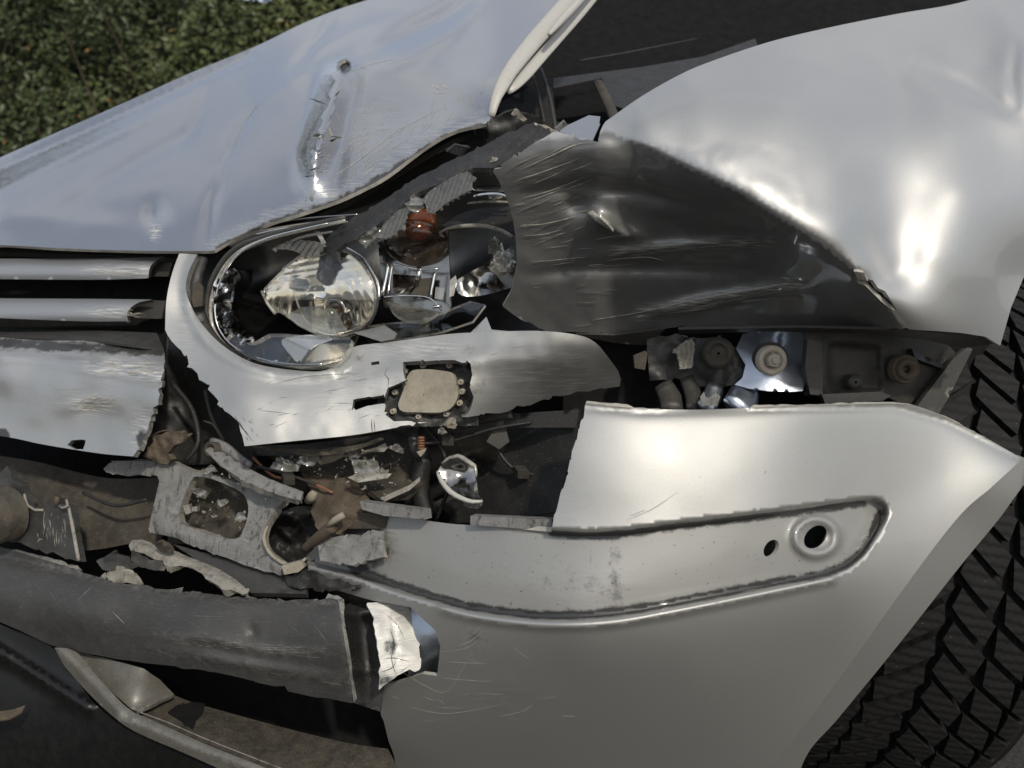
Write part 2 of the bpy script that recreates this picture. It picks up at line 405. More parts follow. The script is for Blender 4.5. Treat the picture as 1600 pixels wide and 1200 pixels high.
def clear(name, tint=(.93, .93, .91), ior=1.5, gl=1.0, rgh=.03, haze=0.0, hazecol=(.3, .29, .26)):
    m = bpy.data.materials.new(name); m.use_nodes = True; n = m.node_tree; n.nodes.clear(); L = n.links.new
    o = n.nodes.new('ShaderNodeOutputMaterial'); t = N(n, 'ShaderNodeBsdfTransparent'); t.inputs[0].default_value = (*tint, 1)
    g = N(n, 'ShaderNodeBsdfGlossy', Roughness=rgh); lw = N(n, 'ShaderNodeLayerWeight', Blend=.5); pw = N(n, 'ShaderNodeMath', operation='POWER'); L(lw.outputs['Facing'], pw.inputs[0]); pw.inputs[1].default_value = 4.0
    fr = N(n, 'ShaderNodeMath', operation='MULTIPLY_ADD'); L(pw.outputs[0], fr.inputs[0]); fr.inputs[1].default_value = .90; fr.inputs[2].default_value = .045
    base = t.outputs[0]
    if haze:
        d = N(n, 'ShaderNodeBsdfDiffuse'); d.inputs[0].default_value = (*hazecol, 1)
        mm = n.nodes.new('ShaderNodeMixShader'); v = coords(n)
        L(mul(n, ramp(n, noise(n, v, 60, 5, .7), .25, .75), haze), mm.inputs[0]); L(t.outputs[0], mm.inputs[1]); L(d.outputs[0], mm.inputs[2]); base = mm.outputs[0]
    mx = n.nodes.new('ShaderNodeMixShader'); L(mul(n, fr.outputs[0], gl), mx.inputs[0]); L(base, mx.inputs[1]); L(g.outputs[0], mx.inputs[2]); L(mx.outputs[0], o.inputs[0]); return m
M['clear'] = clear('clear_lens', gl=1.4)
M['frost'] = clear('ribbed_frosted_lens', (.62, .62, .58), gl=1.9, rgh=.10, haze=.45, hazecol=(.20, .195, .175))
M['glassy'] = clear('broken_clear_plastic', (.82, .82, .79), gl=2.4, rgh=.05, haze=.32, hazecol=(.42, .41, .37))
M['glassedge'] = clear('broken_lens_edge', (.8, .8, .76), gl=1.8, rgh=.12, haze=.75, hazecol=(.55, .52, .46))
m_, n_, b_ = newmat('amber_bulb'); b_.inputs['Base Color'].default_value = (.42, .10, .014, 1); b_.inputs['Roughness'].default_value = .12; M['amber'] = m_
M['smoke'] = clear('smoked_bulb_glass', (.62, .52, .42), gl=1.3, rgh=.04, haze=.25, hazecol=(.10, .07, .05))

def rubber():
    m, n, b = newmat('tyre_rubber'); L = n.links.new; v = coords(n)
    uv = n.nodes.new('ShaderNodeUVMap'); sep = n.nodes.new('ShaderNodeSeparateXYZ'); L(uv.outputs[0], sep.inputs[0])
    # sipes: fine wavy cuts running across each block
    zz = N(n, 'ShaderNodeMath', operation='PINGPONG'); L(mul(n, sep.outputs[0], 1.0), zz.inputs[0]); zz.inputs[1].default_value = .005
    ad = N(n, 'ShaderNodeMath', operation='ADD'); L(sep.outputs[1], ad.inputs[0]); L(mul(n, zz.outputs[0], .30), ad.inputs[1])
    wob = N(n, 'ShaderNodeMath', operation='ADD'); L(ad.outputs[0], wob.inputs[0]); L(mul(n, noise(n, v, 40, 2), .006), wob.inputs[1])
    fr = N(n, 'ShaderNodeMath', operation='PINGPONG'); L(wob.outputs[0], fr.inputs[0]); fr.inputs[1].default_value = .0055
    cut = ramp(n, fr.outputs[0], .0002, .0009)
    d = ramp(n, noise(n, v, 30, 7, .75), .40, .8)
    c = mixc(n, mul(n, d, .55), (.0075, .0075, .0075), (.024, .023, .021)); sp = ramp(n, noise(n, v, 320, 1), .74, .78); c = mixc(n, mul(n, sp, .5), c, (.2, .17, .12))
    c = mixc(n, cut, (.002, .002, .002), c); L(c, b.inputs['Base Color']); b.inputs['Roughness'].default_value = .78; b.inputs['Specular IOR Level'].default_value = .3
    h = N(n, 'ShaderNodeMath', operation='ADD'); L(cut, h.inputs[0]); L(mul(n, noise(n, v, 150, 5, .7), .5), h.inputs[1])
    bump(n, h.outputs[0], .4, .0010, b); return m
M['rubber'] = rubber()

def leafmat():
    m, n, b = newmat('hedge_leaf'); L = n.links.new; v = coords(n)
    oi = attr(n, 'tone')
    r = n.nodes.new('ShaderNodeValToRGB'); L(oi, r.inputs[0]); e = r.color_ramp.elements
    e[0].position = 0; e[0].color = (.026, .036, .014, 1); e[1].position = 1; e[1].color = (.30, .17, .05, 1)
    for p_, c_ in ((.45, (.052, .072, .026, 1)), (.80, (.095, .115, .042, 1)), (.95, (.17, .165, .06, 1))):
        q = e.new(p_); q.color = c_
    L(r.outputs[0], b.inputs['Base Color']); b.inputs['Roughness'].default_value = .45; b.inputs['Specular IOR Level'].default_value = .35
    return m
M['leaf'] = leafmat()
M['twig'] = plastic('hedge_twig', (.05, .035, .022), .85, 0)
def asphalt():
    m, n, b = newmat('asphalt'); v = coords(n); L = n.links.new
    c = mixc(n, ramp(n, noise(n, v, 140, 3), .4, .7), (.016, .0155, .0145), (.045, .043, .039)); c = mixc(n, mul(n, ramp(n, noise(n, v, 3, 6), .45, .7), .6), c, (.03, .026, .02))
    L(c, b.inputs['Base Color']); b.inputs['Roughness'].default_value = .9; bump(n, noise(n, v, 160, 4), .6, .006, b); return m
M['ground'] = asphalt()

# ------------------------------------------------------------------ setting
g = build('ground', [(-60, -60, 0), (60, -60, 0), (60, 60, 0), (-60, 60, 0)], [[0, 1, 2, 3]], M['ground'], smooth=False, kind='structure')

def hedge():
    root = bpy.data.objects.new('hedge', None); COL.objects.link(root); root.location = (-1.2, 4.0, 0); WLOC['hedge'] = Vector((-1.2, 4.0, 0))
    tag(root, 'dense green leafy hedge with a few yellowed leaves behind the car', 'hedge')
    rg = np.random.default_rng(11); n = 105000
    x = np.where(rg.random(n) < .8, rg.uniform(-3.6, 1.2, n), rg.uniform(-8, 2.6, n)); 
    top = 2.62 + .22*np.sin(x*2.1+1) + .25*vn(x*3, x*0, 4) + .20*np.exp(-((x+3)/1.2)**2) - .16*np.exp(-((x+1.15)/.5)**2)
    t = rg.random(n)**.8; z = .05 + (top-.05)*t
    y = 3.75 + .28*fbm(x*100, z*100, 38, 2) + .16*rg.random(n)**1.5*1.8 + .10*z
    # thin out the very top so that sky shows between the sprigs
    keep = rg.random(n) < np.clip((top-z)/.42, .25, 1); x, y, z = x[keep], y[keep], z[keep]; n = len(x)
    V = np.zeros((n, 6, 3)); a = rg.uniform(.008, .017, n)*rg.choice([.8, 1, 1.35], n); th = rg.uniform(0, 2*math.pi, n)
    nrm = np.stack([rg.normal(0, .6, n), -np.abs(rg.normal(.8, .4, n)), rg.normal(.5, .5, n)], 1); nrm /= np.linalg.norm(nrm, axis=1)[:, None]
    u = np.cross(nrm, np.stack([np.cos(th), np.sin(th)*.3, np.sin(th)], 1)); u /= np.linalg.norm(u, axis=1)[:, None]; wv = np.cross(nrm, u)
    c = np.stack([x, y, z], 1)
    shp = [(-1, 0, 0), (-.35, .5, .18), (.4, .45, .16), (1, 0, -.1), (.4, -.45, .16), (-.35, -.5, .18)]
    for k, (p, q, h) in enumerate(shp): V[:, k] = c + a[:, None]*(p*u + q*wv + h*nrm)
    b = np.arange(n)*6; F = []
    for i in b.tolist(): F.append([i, i+1, i+2, i+3]); F.append([i, i+3, i+4, i+5])
    tone = np.clip(.42+.55*fbm(x*100, z*100, 45, 7)+rg.normal(0, .14, n), 0, .9); tone = np.where(rg.random(n) < .004, 1.0, tone)
    build('foliage', V.reshape(-1, 3), F, M['leaf'], root, smooth=False, attrs={'tone': np.repeat(tone, 6)}, kind='stuff')
    V2 = []; F2 = []
    for i in range(260):
        px = rg.uniform(-5, 2.5); pz = rg.uniform(.1, 1.3); L = rg.uniform(.3, .55); dx = rg.normal(0, .18); yy = rg.uniform(3.88, 4.15); r_ = rg.uniform(.003, .006)
        p0 = np.array([px, yy, pz]); p1 = p0+np.array([dx, rg.normal(0, .06), L]); s_ = len(V2)
        for q, rr in ((p0, r_), (p1, r_*.5)):
            for j in range(4): V2.append(q+rr*np.array([math.cos(j*math.pi/2), math.sin(j*math.pi/2), 0]))
        for j in range(4): F2.append([s_+j, s_+(j+1) % 4, s_+4+(j+1) % 4, s_+4+j])
    build('twigs', V2, F2, M['twig'], root, kind='stuff')
    # dense shaded heart of the hedge
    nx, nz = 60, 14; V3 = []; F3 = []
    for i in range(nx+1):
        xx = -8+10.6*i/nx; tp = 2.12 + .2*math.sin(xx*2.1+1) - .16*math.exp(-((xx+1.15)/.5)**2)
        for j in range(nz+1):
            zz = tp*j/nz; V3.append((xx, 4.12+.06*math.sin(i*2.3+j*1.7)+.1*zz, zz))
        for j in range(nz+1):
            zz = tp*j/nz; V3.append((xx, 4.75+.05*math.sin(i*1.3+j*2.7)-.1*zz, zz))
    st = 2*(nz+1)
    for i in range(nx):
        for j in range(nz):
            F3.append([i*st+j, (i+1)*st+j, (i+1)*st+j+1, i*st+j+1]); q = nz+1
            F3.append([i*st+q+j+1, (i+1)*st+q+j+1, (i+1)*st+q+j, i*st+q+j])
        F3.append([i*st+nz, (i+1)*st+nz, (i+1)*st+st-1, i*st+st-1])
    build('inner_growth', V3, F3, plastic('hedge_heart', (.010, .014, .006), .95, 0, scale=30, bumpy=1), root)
hedge()

# ------------------------------------------------------------------ the car
car = bpy.data.objects.new('crashed_car', None); COL.objects.link(car); car.location = (0.1, 1.2, 0); WLOC['crashed_car'] = Vector((.1, 1.2, 0))
tag(car, 'silver car with its front corner smashed, headlight broken and bumper torn open', 'car')

# ---- hood
hr = lambda y: np.interp(y, [95, 150, 200, 240, 300], [538, 522, 506, 494, 486])     # the buckled ridge
hood_f = add(tps([
    (-120, 383, 1.66), (0, 383, 1.60), (150, 390, 1.53), (330, 392, 1.45), (420, 350, 1.42), (520, 318, 1.40), (600, 280, 1.395), (680, 225, 1.40), (750, 195, 1.41), (775, 180, 1.41),
    (0, 350, 1.635), (150, 350, 1.575), (300, 345, 1.51), (0, 310, 1.73), (150, 300, 1.68), (300, 280, 1.62), (450, 240, 1.545), (560, 240, 1.475), (610, 180, 1.54), (700, 120, 1.58), (560, 130, 1.66), (760, 130, 1.48), (800, 80, 1.56),
    (-120, 300, 1.93), (0, 245, 1.97), (150, 178, 2.0), (300, 115, 2.03), (400, 72, 2.06), (470, 40, 2.08), (580, 0, 2.12), (700, -60, 2.15), (900, -60, 1.82), (900, 0, 1.68), (860, 45, 1.60), (800, 110, 1.49),
    (320, 190, 1.80), (450, 130, 1.78), (600, 75, 1.77), (720, 30, 1.82)]),
    lambda x, y: -.11*np.clip(1-np.maximum(hr(y)-x, 0)/40, 0, 1)**1.6*np.clip(1-np.maximum(x-hr(y), 0)/38, 0, 1)**1.2*np.clip((y-92)/25, 0, 1)*np.clip((318-y)/90, 0, 1),
    crease([(545, 112), (600, 112), (680, 130)], -.004, 14), dent(590, 175, 42, 40, .008),
    crease([(575, 82), (620, 60), (690, 28), (740, -5)], .030, 13, False), crease([(590, 108), (640, 92), (700, 55), (760, 0)], -.012, 10, False),
    crease([(522, 22), (505, 50), (480, 82), (452, 112)], .016, 5), crease([(400, 160), (378, 195), (355, 240), (343, 275)], .014, 5),
    crease([(455, 112), (430, 140), (410, 160), (470, 118), (530, 104)], -.006, 7), crease([(330, 110), (318, 150), (312, 175), (290, 215), (275, 248)], .010, 7),
    crease([(-60, 290), (0, 264), (100, 218), (200, 173), (300, 128), (390, 86)], .020, 6, False, False), crease([(-40, 318), (60, 268), (160, 220), (250, 178)], -.012, 7, False), crease([(90, 330), (200, 262), (300, 205), (312, 178)], .008, 12, False), crease([(345, 275), (330, 320), (322, 380)], .010, 9, False), crease([(640, 20), (560, 45), (480, 84)], -.008, 8, False), dent(150, 330, 60, 18, .008), dent(60, 340, 40, 14, -.006),
    dent(242, 335, 18, 22, .022), dent(252, 355, 7, 9, -.005), dent(322, 170, 5, 5, .004),
    rough(.010, 160, 3), rough(.0022, 45, 9), crease([(330, 388), (420, 345), (520, 312), (600, 272), (690, 215), (765, 178)], .012, 9, True, False))
hood_out = (cr([(-120, 383), (0, 383), (80, 387), (150, 390), (240, 392), (330, 392)]) + cr([(334, 391), (375, 368), (420, 349), (470, 333), (520, 316), (560, 298), (600, 277), (640, 248), (680, 220), (715, 203), (752, 194)]) + [(764, 192), (768, 178)]
            + cr([(775, 158), (800, 112), (850, 53), (900, 0), (940, -50)]) + [(700, -60)] + cr([(590, -5), (530, 14), (470, 38), (400, 72), (300, 113), (200, 158), (100, 202), (0, 246), (-120, 300)]))
hood_holes = [
    [(529, 100), (534, 95), (541, 93), (548, 98), (546, 104), (541, 106), (537, 113), (531, 108)],
    [(481, 153), (492, 155), (512, 164), (498, 160)], [(521, 158), (524, 148), (532, 140), (527, 151)],
    [(487, 213), (494, 209), (505, 210), (502, 214)], [(514, 220), (528, 215), (520, 222)],
    [(499, 247), (508, 243), (503, 248)], [(484, 265), (500, 262), (488, 267)], [(474, 276), (488, 274), (480, 277)]]
hood = panel('hood', hood_out, hood_f, M['paint'], car, res=8, thick=.006, holes=hood_holes, edge=M['torn'], edge_step=7, feats=[[(float(hr(y)), float(y)) for y in range(112, 312, 6)]],
    attrs={'scuff': asum(band([(330, 385), (420, 340), (520, 305), (600, 260), (690, 200), (760, 180)], 12, .3), blob(600, 190, 70, 50, .15), blob(490, 250, 25, 60, .3), blob(242, 362, 8, 14, 1)),
           'grime': asum(band([(340, 388), (420, 348), (520, 315), (600, 276), (680, 220), (750, 195)], 7, .7), blob(538, 103, 14, 12, .9), lambda x, y: .30*((x > hr(y)) & (x < 660))*np.clip((y-108)/10, 0, 1)*np.clip((300-y)/60, 0, 1)*np.clip((660-x)/90, 0, 1))})  # facet right of the ridge: scraped dirt plus dark reflection painted in
tag(hood, 'buckled silver hood with a punctured crease')
st = rand_strokes([(560, 150), (760, 130), (740, 190), (650, 230), (520, 310), (470, 320)], 70, 105, 14, 6, 26, .6, 1.5) + rand_strokes([(480, 215), (600, 200), (700, 180), (560, 285)], 25, 150, 10, 8, 40, .6, 1.3) \
   + [([(500, 290), (560, 250), (620, 205), (690, 170)], 1.6), ([(540, 115), (580, 100), (620, 92)], 1.2), ([(405, 160), (380, 195), (362, 235)], 1.6), ([(672, 132), (690, 140)], 4), ([(684, 130), (700, 138)], 4), ([(676, 145), (694, 146)], 3), ([(240, 352), (243, 372)], 4)]
scratches('scratches', hood_f, st, M['scratch'], hood)
panel('hood_brace', cr([(-120, 392), (150, 398), (330, 398), (520, 325), (680, 232), (740, 205)], 20) + [(800, 90), (760, -40), (600, 20), (470, 70), (300, 140), (0, 270), (-120, 320)], add(hood_f, flat(.05)), M['black'], hood, res=22, thick=.01)
# small peeled flaps of paint along the crease
for k, (poly, dd) in enumerate([([(488, 214), (504, 214), (507, 232), (496, 236), (484, 230)], -.012), ([(492, 248), (506, 246), (503, 258), (490, 262)], -.010), ([(514, 198), (527, 205), (535, 214), (520, 212)], -.008), ([(482, 268), (492, 266), (490, 274), (481, 275)], -.006)]):
    panel('paint_flap', poly, add(hood_f, flat(dd*.15-.002, 0, dd/40, 0, np.mean([p[1] for p in poly])-8)), M['paint'], hood, res=5, thick=.002, edge=M['torn'])
# rolled inner flange of the hood's side edge
fl = tube('edge_roll', [(768, 182, 1.405), (776, 152, 1.41), (797, 112, 1.44), (832, 67, 1.50), (868, 26, 1.57), (905, -16, 1.66), (940, -55, 1.74)], [5, 11, 13, 14, 14, 15, 15], M['flange'], hood, n=14, flatten=.45)
tube('edge_flange', [(792, 143, 1.44), (806, 133, 1.445), (830, 106, 1.48), (862, 70, 1.53), (898, 28, 1.60), (935, -18, 1.70), (965, -55, 1.76)], [6, 10, 9, 9, 10, 10, 10], M['flange'], hood, n=12, flatten=.35)
tube('seam_sealer', [(858, 54, 1.475), (880, 29, 1.52), (905, 2, 1.58), (940, -40, 1.67)], [3, 7, 7, 7], M['flange'], hood, n=10)
# dark underside below the hood lip
panel('hood_inner_lip', cr([(345, 396), (420, 362), (520, 326), (600, 288), (680, 230), (750, 200)]) + cr([(775, 205), (770, 240), (700, 262), (620, 300), (560, 325), (450, 358), (370, 388)]), tps([(345, 390, 1.49), (520, 320, 1.46), (680, 225, 1.46), (760, 200, 1.47), (760, 250, 1.50), (600, 310, 1.52), (400, 385, 1.54)]), M['black'], hood, res=12)

# ---- engine bay seen between hood and fender
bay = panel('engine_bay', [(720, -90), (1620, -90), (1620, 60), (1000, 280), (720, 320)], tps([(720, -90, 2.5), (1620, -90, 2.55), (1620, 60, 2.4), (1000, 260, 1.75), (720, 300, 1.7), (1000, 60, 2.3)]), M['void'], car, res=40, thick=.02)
tube('hood_prop', [(934, 128, 1.72), (952, 165, 1.60), (962, 190, 1.50)], [8, 9, 9], M['brown'], bay, n=8, flatten=.5)
tube('bay_edge', [(903, 95, 1.95), (980, 82, 2.0), (1090, 60, 2.1)], [1.0, 1.2, .5], M['darkmetal'], bay, n=6)
tube('rod', [(845, 108, 1.75), (858, 150, 1.62), (868, 205, 1.5)], [3, 3, 3], M['darkmetal'], bay, n=8)
tube('rod', [(833, 118, 1.75), (842, 150, 1.65), (850, 190, 1.55)], [2, 2, 2], M['darkmetal'], bay, n=8)
panel('bay_panel', [(865, 122), (960, 110), (1000, 105), (1100, 88), (1180, 60), (1185, 75), (1060, 125), (975, 170), (960, 165), (940, 122), (865, 138)], tps([(865, 130, 1.8), (1100, 90, 1.95), (1180, 65, 2.05), (970, 160, 1.7)]), M['black'], bay, res=20)
panel('bay_panel', [(780, 160), (860, 120), (870, 190), (930, 200), (880, 240), (780, 235)], tps([(780, 160, 1.72), (870, 130, 1.75), (930, 200, 1.6), (780, 235, 1.55)]), M['black'], bay, res=16)

# ---- fender
ridge = [(942, 198, 1.19), (985, 215, 1.158), (1040, 240, 1.13), (1095, 267, 1.105), (1150, 295, 1.09), (1200, 325, 1.08), (1250, 356, 1.076), (1295, 385, 1.083), (1340, 422, 1.105), (1380, 465, 1.135), (1422, 514, 1.175)]
rl = cr([q[:2] for q in ridge], 6); rlx = [q[0] for q in rl]; rly = [q[1] for q in rl]; below = lambda x, y: y > np.interp(x, rlx, rly)
fend_f = add(tps([(945, 190, 1.215), (1000, 152, 1.235), (1100, 100, 1.305), (1200, 65, 1.385), (1300, 42, 1.46), (1400, 22, 1.53), (1500, 5, 1.59), (1600, -25, 1.67), (1750, -60, 1.78)] + ridge +
    [(1000, 178, 1.178), (1065, 197, 1.143), (1090, 155, 1.18), (1175, 251, 1.102), (1120, 224, 1.119), (1225, 281, 1.0935), (1322, 343, 1.099), (1250, 238, 1.125), (1145, 180, 1.153), (1200, 208, 1.132), (1225, 165, 1.185), (1275, 312, 1.090), (1300, 269, 1.122), (1325, 226, 1.175), (1345, 180, 1.245), (1300, 110, 1.34),
     (1400, 130, 1.37), (1370, 300, 1.175), (1372, 380, 1.152), (1395, 430, 1.162), (1440, 300, 1.20), (1455, 400, 1.165), (1470, 470, 1.172), (1490, 520, 1.20), (1540, 525, 1.245), (1500, 300, 1.20), (1520, 430, 1.20), (1480, 200, 1.27), (1480, 120, 1.39),
     (1600, 430, 1.30), (1570, 360, 1.245), (1600, 300, 1.275), (1560, 230, 1.29), (1600, 170, 1.34), (1600, 80, 1.44), (1750, 300, 1.42), (1750, 150, 1.52), (1540, 100, 1.44),
     (870, 220, 1.20), (800, 250, 1.225), (778, 270, 1.24), (800, 340, 1.28), (808, 400, 1.315), (795, 465, 1.355), (850, 515, 1.39), (960, 524, 1.375), (1050, 511, 1.345), (1150, 511, 1.322), (1250, 512, 1.29), (1350, 514, 1.243),
     (900, 270, 1.215), (900, 340, 1.26), (900, 430, 1.322), (1000, 290, 1.178), (1050, 350, 1.21), (1050, 440, 1.285), (1150, 380, 1.19), (1200, 450, 1.238), (1300, 460, 1.19)]),
    lambda x, y: np.where(below(x, y) & (x > 930), .024*(1-np.exp(-dline(x, y, rl)[0]/26)), 0)*np.clip((x-930)/60, 0, 1)*np.clip((1440-x)/60, 0, 1), crease([(918, 326), (940, 345), (975, 366), (1010, 372)], -.028, 15), dent(905, 318, 24, 16, .02), crease([(1000, 492), (1100, 470), (1200, 452), (1268, 446)], -.018, 9, False), crease([(815, 305), (900, 290), (1000, 300), (1080, 318)], .012, 12, False), crease([(820, 430), (930, 418), (1060, 420), (1180, 425)], .010, 10, False),
    crease([(950, 395), (1050, 385), (1180, 378)], -.014, 8, False), crease([(1430, 105), (1500, 130), (1550, 155), (1590, 180)], .018, 14, False), crease([(1590, 60), (1582, 120), (1590, 180)], .010, 9, False),
    rough(.0015, 140, 5), lambda x, y: np.where(y > 230, .0035, 0)*fbm(x, y, 40, 6)*(x < 1250))
fend_out = ([(942, 196), (946, 190)] + cr([(960, 180), (1000, 152), (1050, 123), (1100, 100), (1200, 66), (1300, 42), (1400, 22), (1500, 4), (1600, -28), (1750, -70)]) + [(1750, 330), (1640, 370), (1600, 432), (1580, 480), (1563, 540), (1556, 536), (1540, 526)]
            + [(1500, 520), (1460, 517), (1422, 515)] + jg([(1415, 512), (1350, 517), (1250, 514), (1150, 511), (1050, 512), (960, 523), (850, 516), (800, 490), (786, 479)], 2, 12)
            + cr([(786, 478), (800, 450), (807, 410), (804, 360), (795, 320), (778, 280), (770, 268)]) + jg([(772, 264), (800, 246), (850, 215), (872, 206), (900, 214), (935, 222), (938, 205)], 3, 8))
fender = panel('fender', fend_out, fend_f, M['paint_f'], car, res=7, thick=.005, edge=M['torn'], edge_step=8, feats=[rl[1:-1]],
    holes=[[(1330, 428), (1338, 426), (1350, 434), (1364, 438), (1372, 450), (1383, 455), (1394, 472), (1402, 486), (1388, 480), (1376, 470), (1362, 456), (1352, 446), (1340, 442)]],
    attrs={'rub': asum(lambda x, y: .92*np.clip((y-np.where(x < 942, np.interp(x, [770, 942], [225, 205]), np.interp(x, rlx, rly)))/5, 0, 1)*(x < 1430)),  # shade and dark reflection below the ridge, painted into the colour
           'grime': asum(blob(900, 235, 60, 14, .35), blob(1340, 470, 60, 30, .3), blob(1000, 470, 120, 30, .2)),
           'scuff': asum(blob(880, 290, 90, 60, .10), band([(1000, 492), (1100, 470), (1200, 452), (1268, 446)], 10, .7), band([(960, 395), (1050, 385), (1200, 378)], 9, .6), band([(810, 290), (840, 400)], 25, .05))})
tag(fender, 'silver fender folded over a sharp ridge with a scraped dark lower face')
st = rand_strokes([(775, 270), (870, 215), (940, 230), (960, 280), (900, 400), (812, 400)], 30, -22, 5, 20, 100, .4, 1.6) + rand_strokes([(810, 340), (1000, 360), (1180, 380), (1010, 410), (812, 440)], 16, -6, 4, 24, 130, .4, 1.5) \
   + rand_strokes([(990, 485), (1130, 455), (1268, 440), (1270, 455), (1150, 475), (1010, 500)], 34, -11, 3, 20, 100, .5, 1.8) + rand_strokes([(800, 440), (1000, 440), (1000, 515), (850, 510)], 7, -5, 6, 12, 70, .4, 1.0) + [([(925, 500), (1000, 488), (1100, 465), (1200, 450), (1265, 445)], 2.6), ([(1080, 470), (1150, 456), (1230, 444), (1268, 448)], 4), ([(1100, 478), (1180, 462), (1240, 452)], 3), ([(985, 400), (1040, 392), (1100, 386), (1190, 378)], 3), ([(960, 405), (1010, 402), (1040, 408)], 3.5), ([(820, 262), (860, 244), (900, 226), (930, 222)], 3), ([(800, 285), (850, 268), (905, 248)], 2.6), ([(815, 310), (860, 298), (915, 276)], 2.4), ([(812, 352), (850, 350), (900, 338)], 3), ([(818, 368), (850, 366), (880, 358)], 2.2)]
scratches('scratches', fend_f, st, M['scratch'], fender, .0020)
for poly in ([(874, 205), (886, 196), (920, 180), (938, 182), (936, 196), (925, 206), (890, 212)], [(886, 213), (920, 203), (938, 193), (925, 222), (905, 218)]):
    panel('torn_flap', poly, flat(1.235, .0004, -.0012, 900, 200), M['paint'], fender, res=8, edge=M['torn'])
panel('torn_flap', [(918, 332), (930, 345), (958, 362), (950, 352), (935, 338), (926, 328)], add(fend_f, flat(-.012)), M['torn'], fender, res=6)
panel('torn_flap', [(1334, 424), (1350, 426), (1356, 440), (1340, 436)], add(fend_f, flat(-.006)), M['torn'], fender, res=6)
panel('fender_lower_flange', [(1060, 515), (1250, 512), (1420, 516), (1540, 527), (1553, 537), (1505, 544), (1440, 530), (1340, 520), (1200, 518), (1060, 522)], tps([(1060, 515, 1.345), (1250, 512, 1.296), (1420, 516, 1.195), (1540, 527, 1.262), (1505, 544, 1.30), (1340, 522, 1.275)]), M['darkmetal'], fender, res=10)
panel('fender_hanging_lip', [(900, 522), (960, 524), (1040, 514), (1010, 540), (960, 536), (920, 528)], tps([(900, 522, 1.385), (1040, 514, 1.352), (1000, 540, 1.39)]), M['darkmetal'], fender, res=10)

# ---- inner wing between fender and bumper
iw = panel('inner_wing', [(880, 505), (1300, 500), (1560, 520), (1500, 600), (1470, 665), (1420, 660), (880, 670)], tps([(880, 520, 1.46), (1150, 520, 1.42), (1300, 510, 1.40), (1500, 560, 1.46), (1400, 650, 1.44), (900, 660, 1.46)]), M['void'], car, res=16)
lin = panel('wing_liner', cr([(1258, 516), (1300, 514), (1400, 522), (1470, 533), (1500, 560)]) + [(1500, 575), (1475, 600), (1440, 634), (1415, 634), (1390, 622), (1292, 620), (1258, 618), (1256, 560)],
    add(tps([(1258, 516, 1.345), (1400, 522, 1.36), (1490, 550, 1.41), (1440, 634, 1.40), (1258, 618, 1.345)]), recess([(1293, 535), (1374, 540), (1378, 612), (1295, 615)], .012, 5), crease([(1284, 520), (1286, 618)], -.012, 6)), M['darkmetal'], iw, res=6)
panel('liner_rib', [(1262, 530), (1284, 534), (1286, 618), (1266, 616), (1258, 575)], flat(1.325), M['darkmetal'], iw, res=10, thick=.02)
panel('liner_ledge', [(1284, 616), (1376, 612), (1392, 618), (1380, 626), (1290, 632)], flat(1.30), M['black'], iw, res=12, thick=.012)
panel('liner_edge', [(1425, 545), (1488, 578), (1490, 583), (1430, 560)], flat(1.36, .0006, 0, 1425), M['black'], iw, res=10, thick=.01)
panel('liner_fin', [(1490, 560), (1512, 542), (1520, 545), (1480, 625), (1465, 650), (1432, 636)], flat(1.36, .0004, 0, 1432), M['darkmetal'], iw, res=12, thick=.008)
lathe('moulded_disc', P(1335, 597, 1.352), (0, -1, .15), [(.0115, -.01), (.0115, .004), (.0105, .006), (.002, .006)], M['darkmetal'], iw)
b1 = lathe('bolt', P(1412, 577, 1.352), (.1, -1, .15), [(.022, -.008), (.022, .006), (.019, .009), (.0175, .007), (.0165, .007), (.016, .013), (.010, .014), (.006, .010), (.004, .004)], M['rust'], iw)
tag(b1, 'rusty dished bolt')
pl = panel('mount_plate', cr([(1160, 522), (1190, 514), (1220, 512), (1255, 520)]) + cr([(1258, 540), (1252, 570), (1258, 600), (1254, 611)]) + [(1235, 612), (1200, 611), (1170, 607), (1148, 601), (1160, 590), (1165, 570), (1150, 545)],
    add(tps([(1160, 522, 1.37), (1215, 512, 1.38), (1258, 540, 1.37), (1205, 562, 1.345), (1254, 611, 1.33), (1150, 601, 1.345)]), crease([(1222, 515), (1215, 545)], -.012, 6), dent(1205, 562, 26, 26, -.006)), M['satin'], iw, res=6)
lathe('washer', P(1207, 563, 1.325), (.08, -1, .12), [(.022, -.012), (.022, .001), (.0205, .0025), (.013, .0025), (.0125, -.001), (.009, -.001), (.0088, .008), (.0065, .0095), (.006, .014), (.002, .0145)], M['zinc'], iw, n=36)
lathe('hex_nut', P(1207, 563, 1.322), (.08, -1, .12), [(.0115, -.002), (.0115, .007), (.0095, .010), (.006, .010), (.0055, .014), (.001, .0145)], M['zinc'], iw, n=6, smooth=False)
lathe('washer_shadow_ring', P(1205, 561, 1.338), (.08, -1, .12), [(.0255, -.012), (.0255, .0), (.024, .001), (.004, .001)], M['brown'], iw, n=36)
panel('crumpled_liner', jg([(1010, 530), (1040, 526), (1085, 528), (1130, 530), (1158, 545), (1166, 580), (1150, 600), (1100, 605), (1060, 590), (1015, 595)], 4, 8), add(flat(1.37), rough(.03, 50, 2)), M['blackrub'], iw, res=6)
lathe('dark_bolt', P(1122, 552, 1.335), (-.1, -1, .1), [(.024, -.02), (.024, 0), (.020, .006), (.014, .007), (.012, .002), (.006, .006), (.002, .006)], M['brown'], iw)
panel('mesh_pad', [(1052, 545), (1080, 532), (1086, 545), (1080, 575), (1062, 577), (1060, 560)], add(flat(1.34), lambda x, y: .004*np.sin(x*1.3)*np.sin(y*1.3)), M['pale'], iw, res=3)
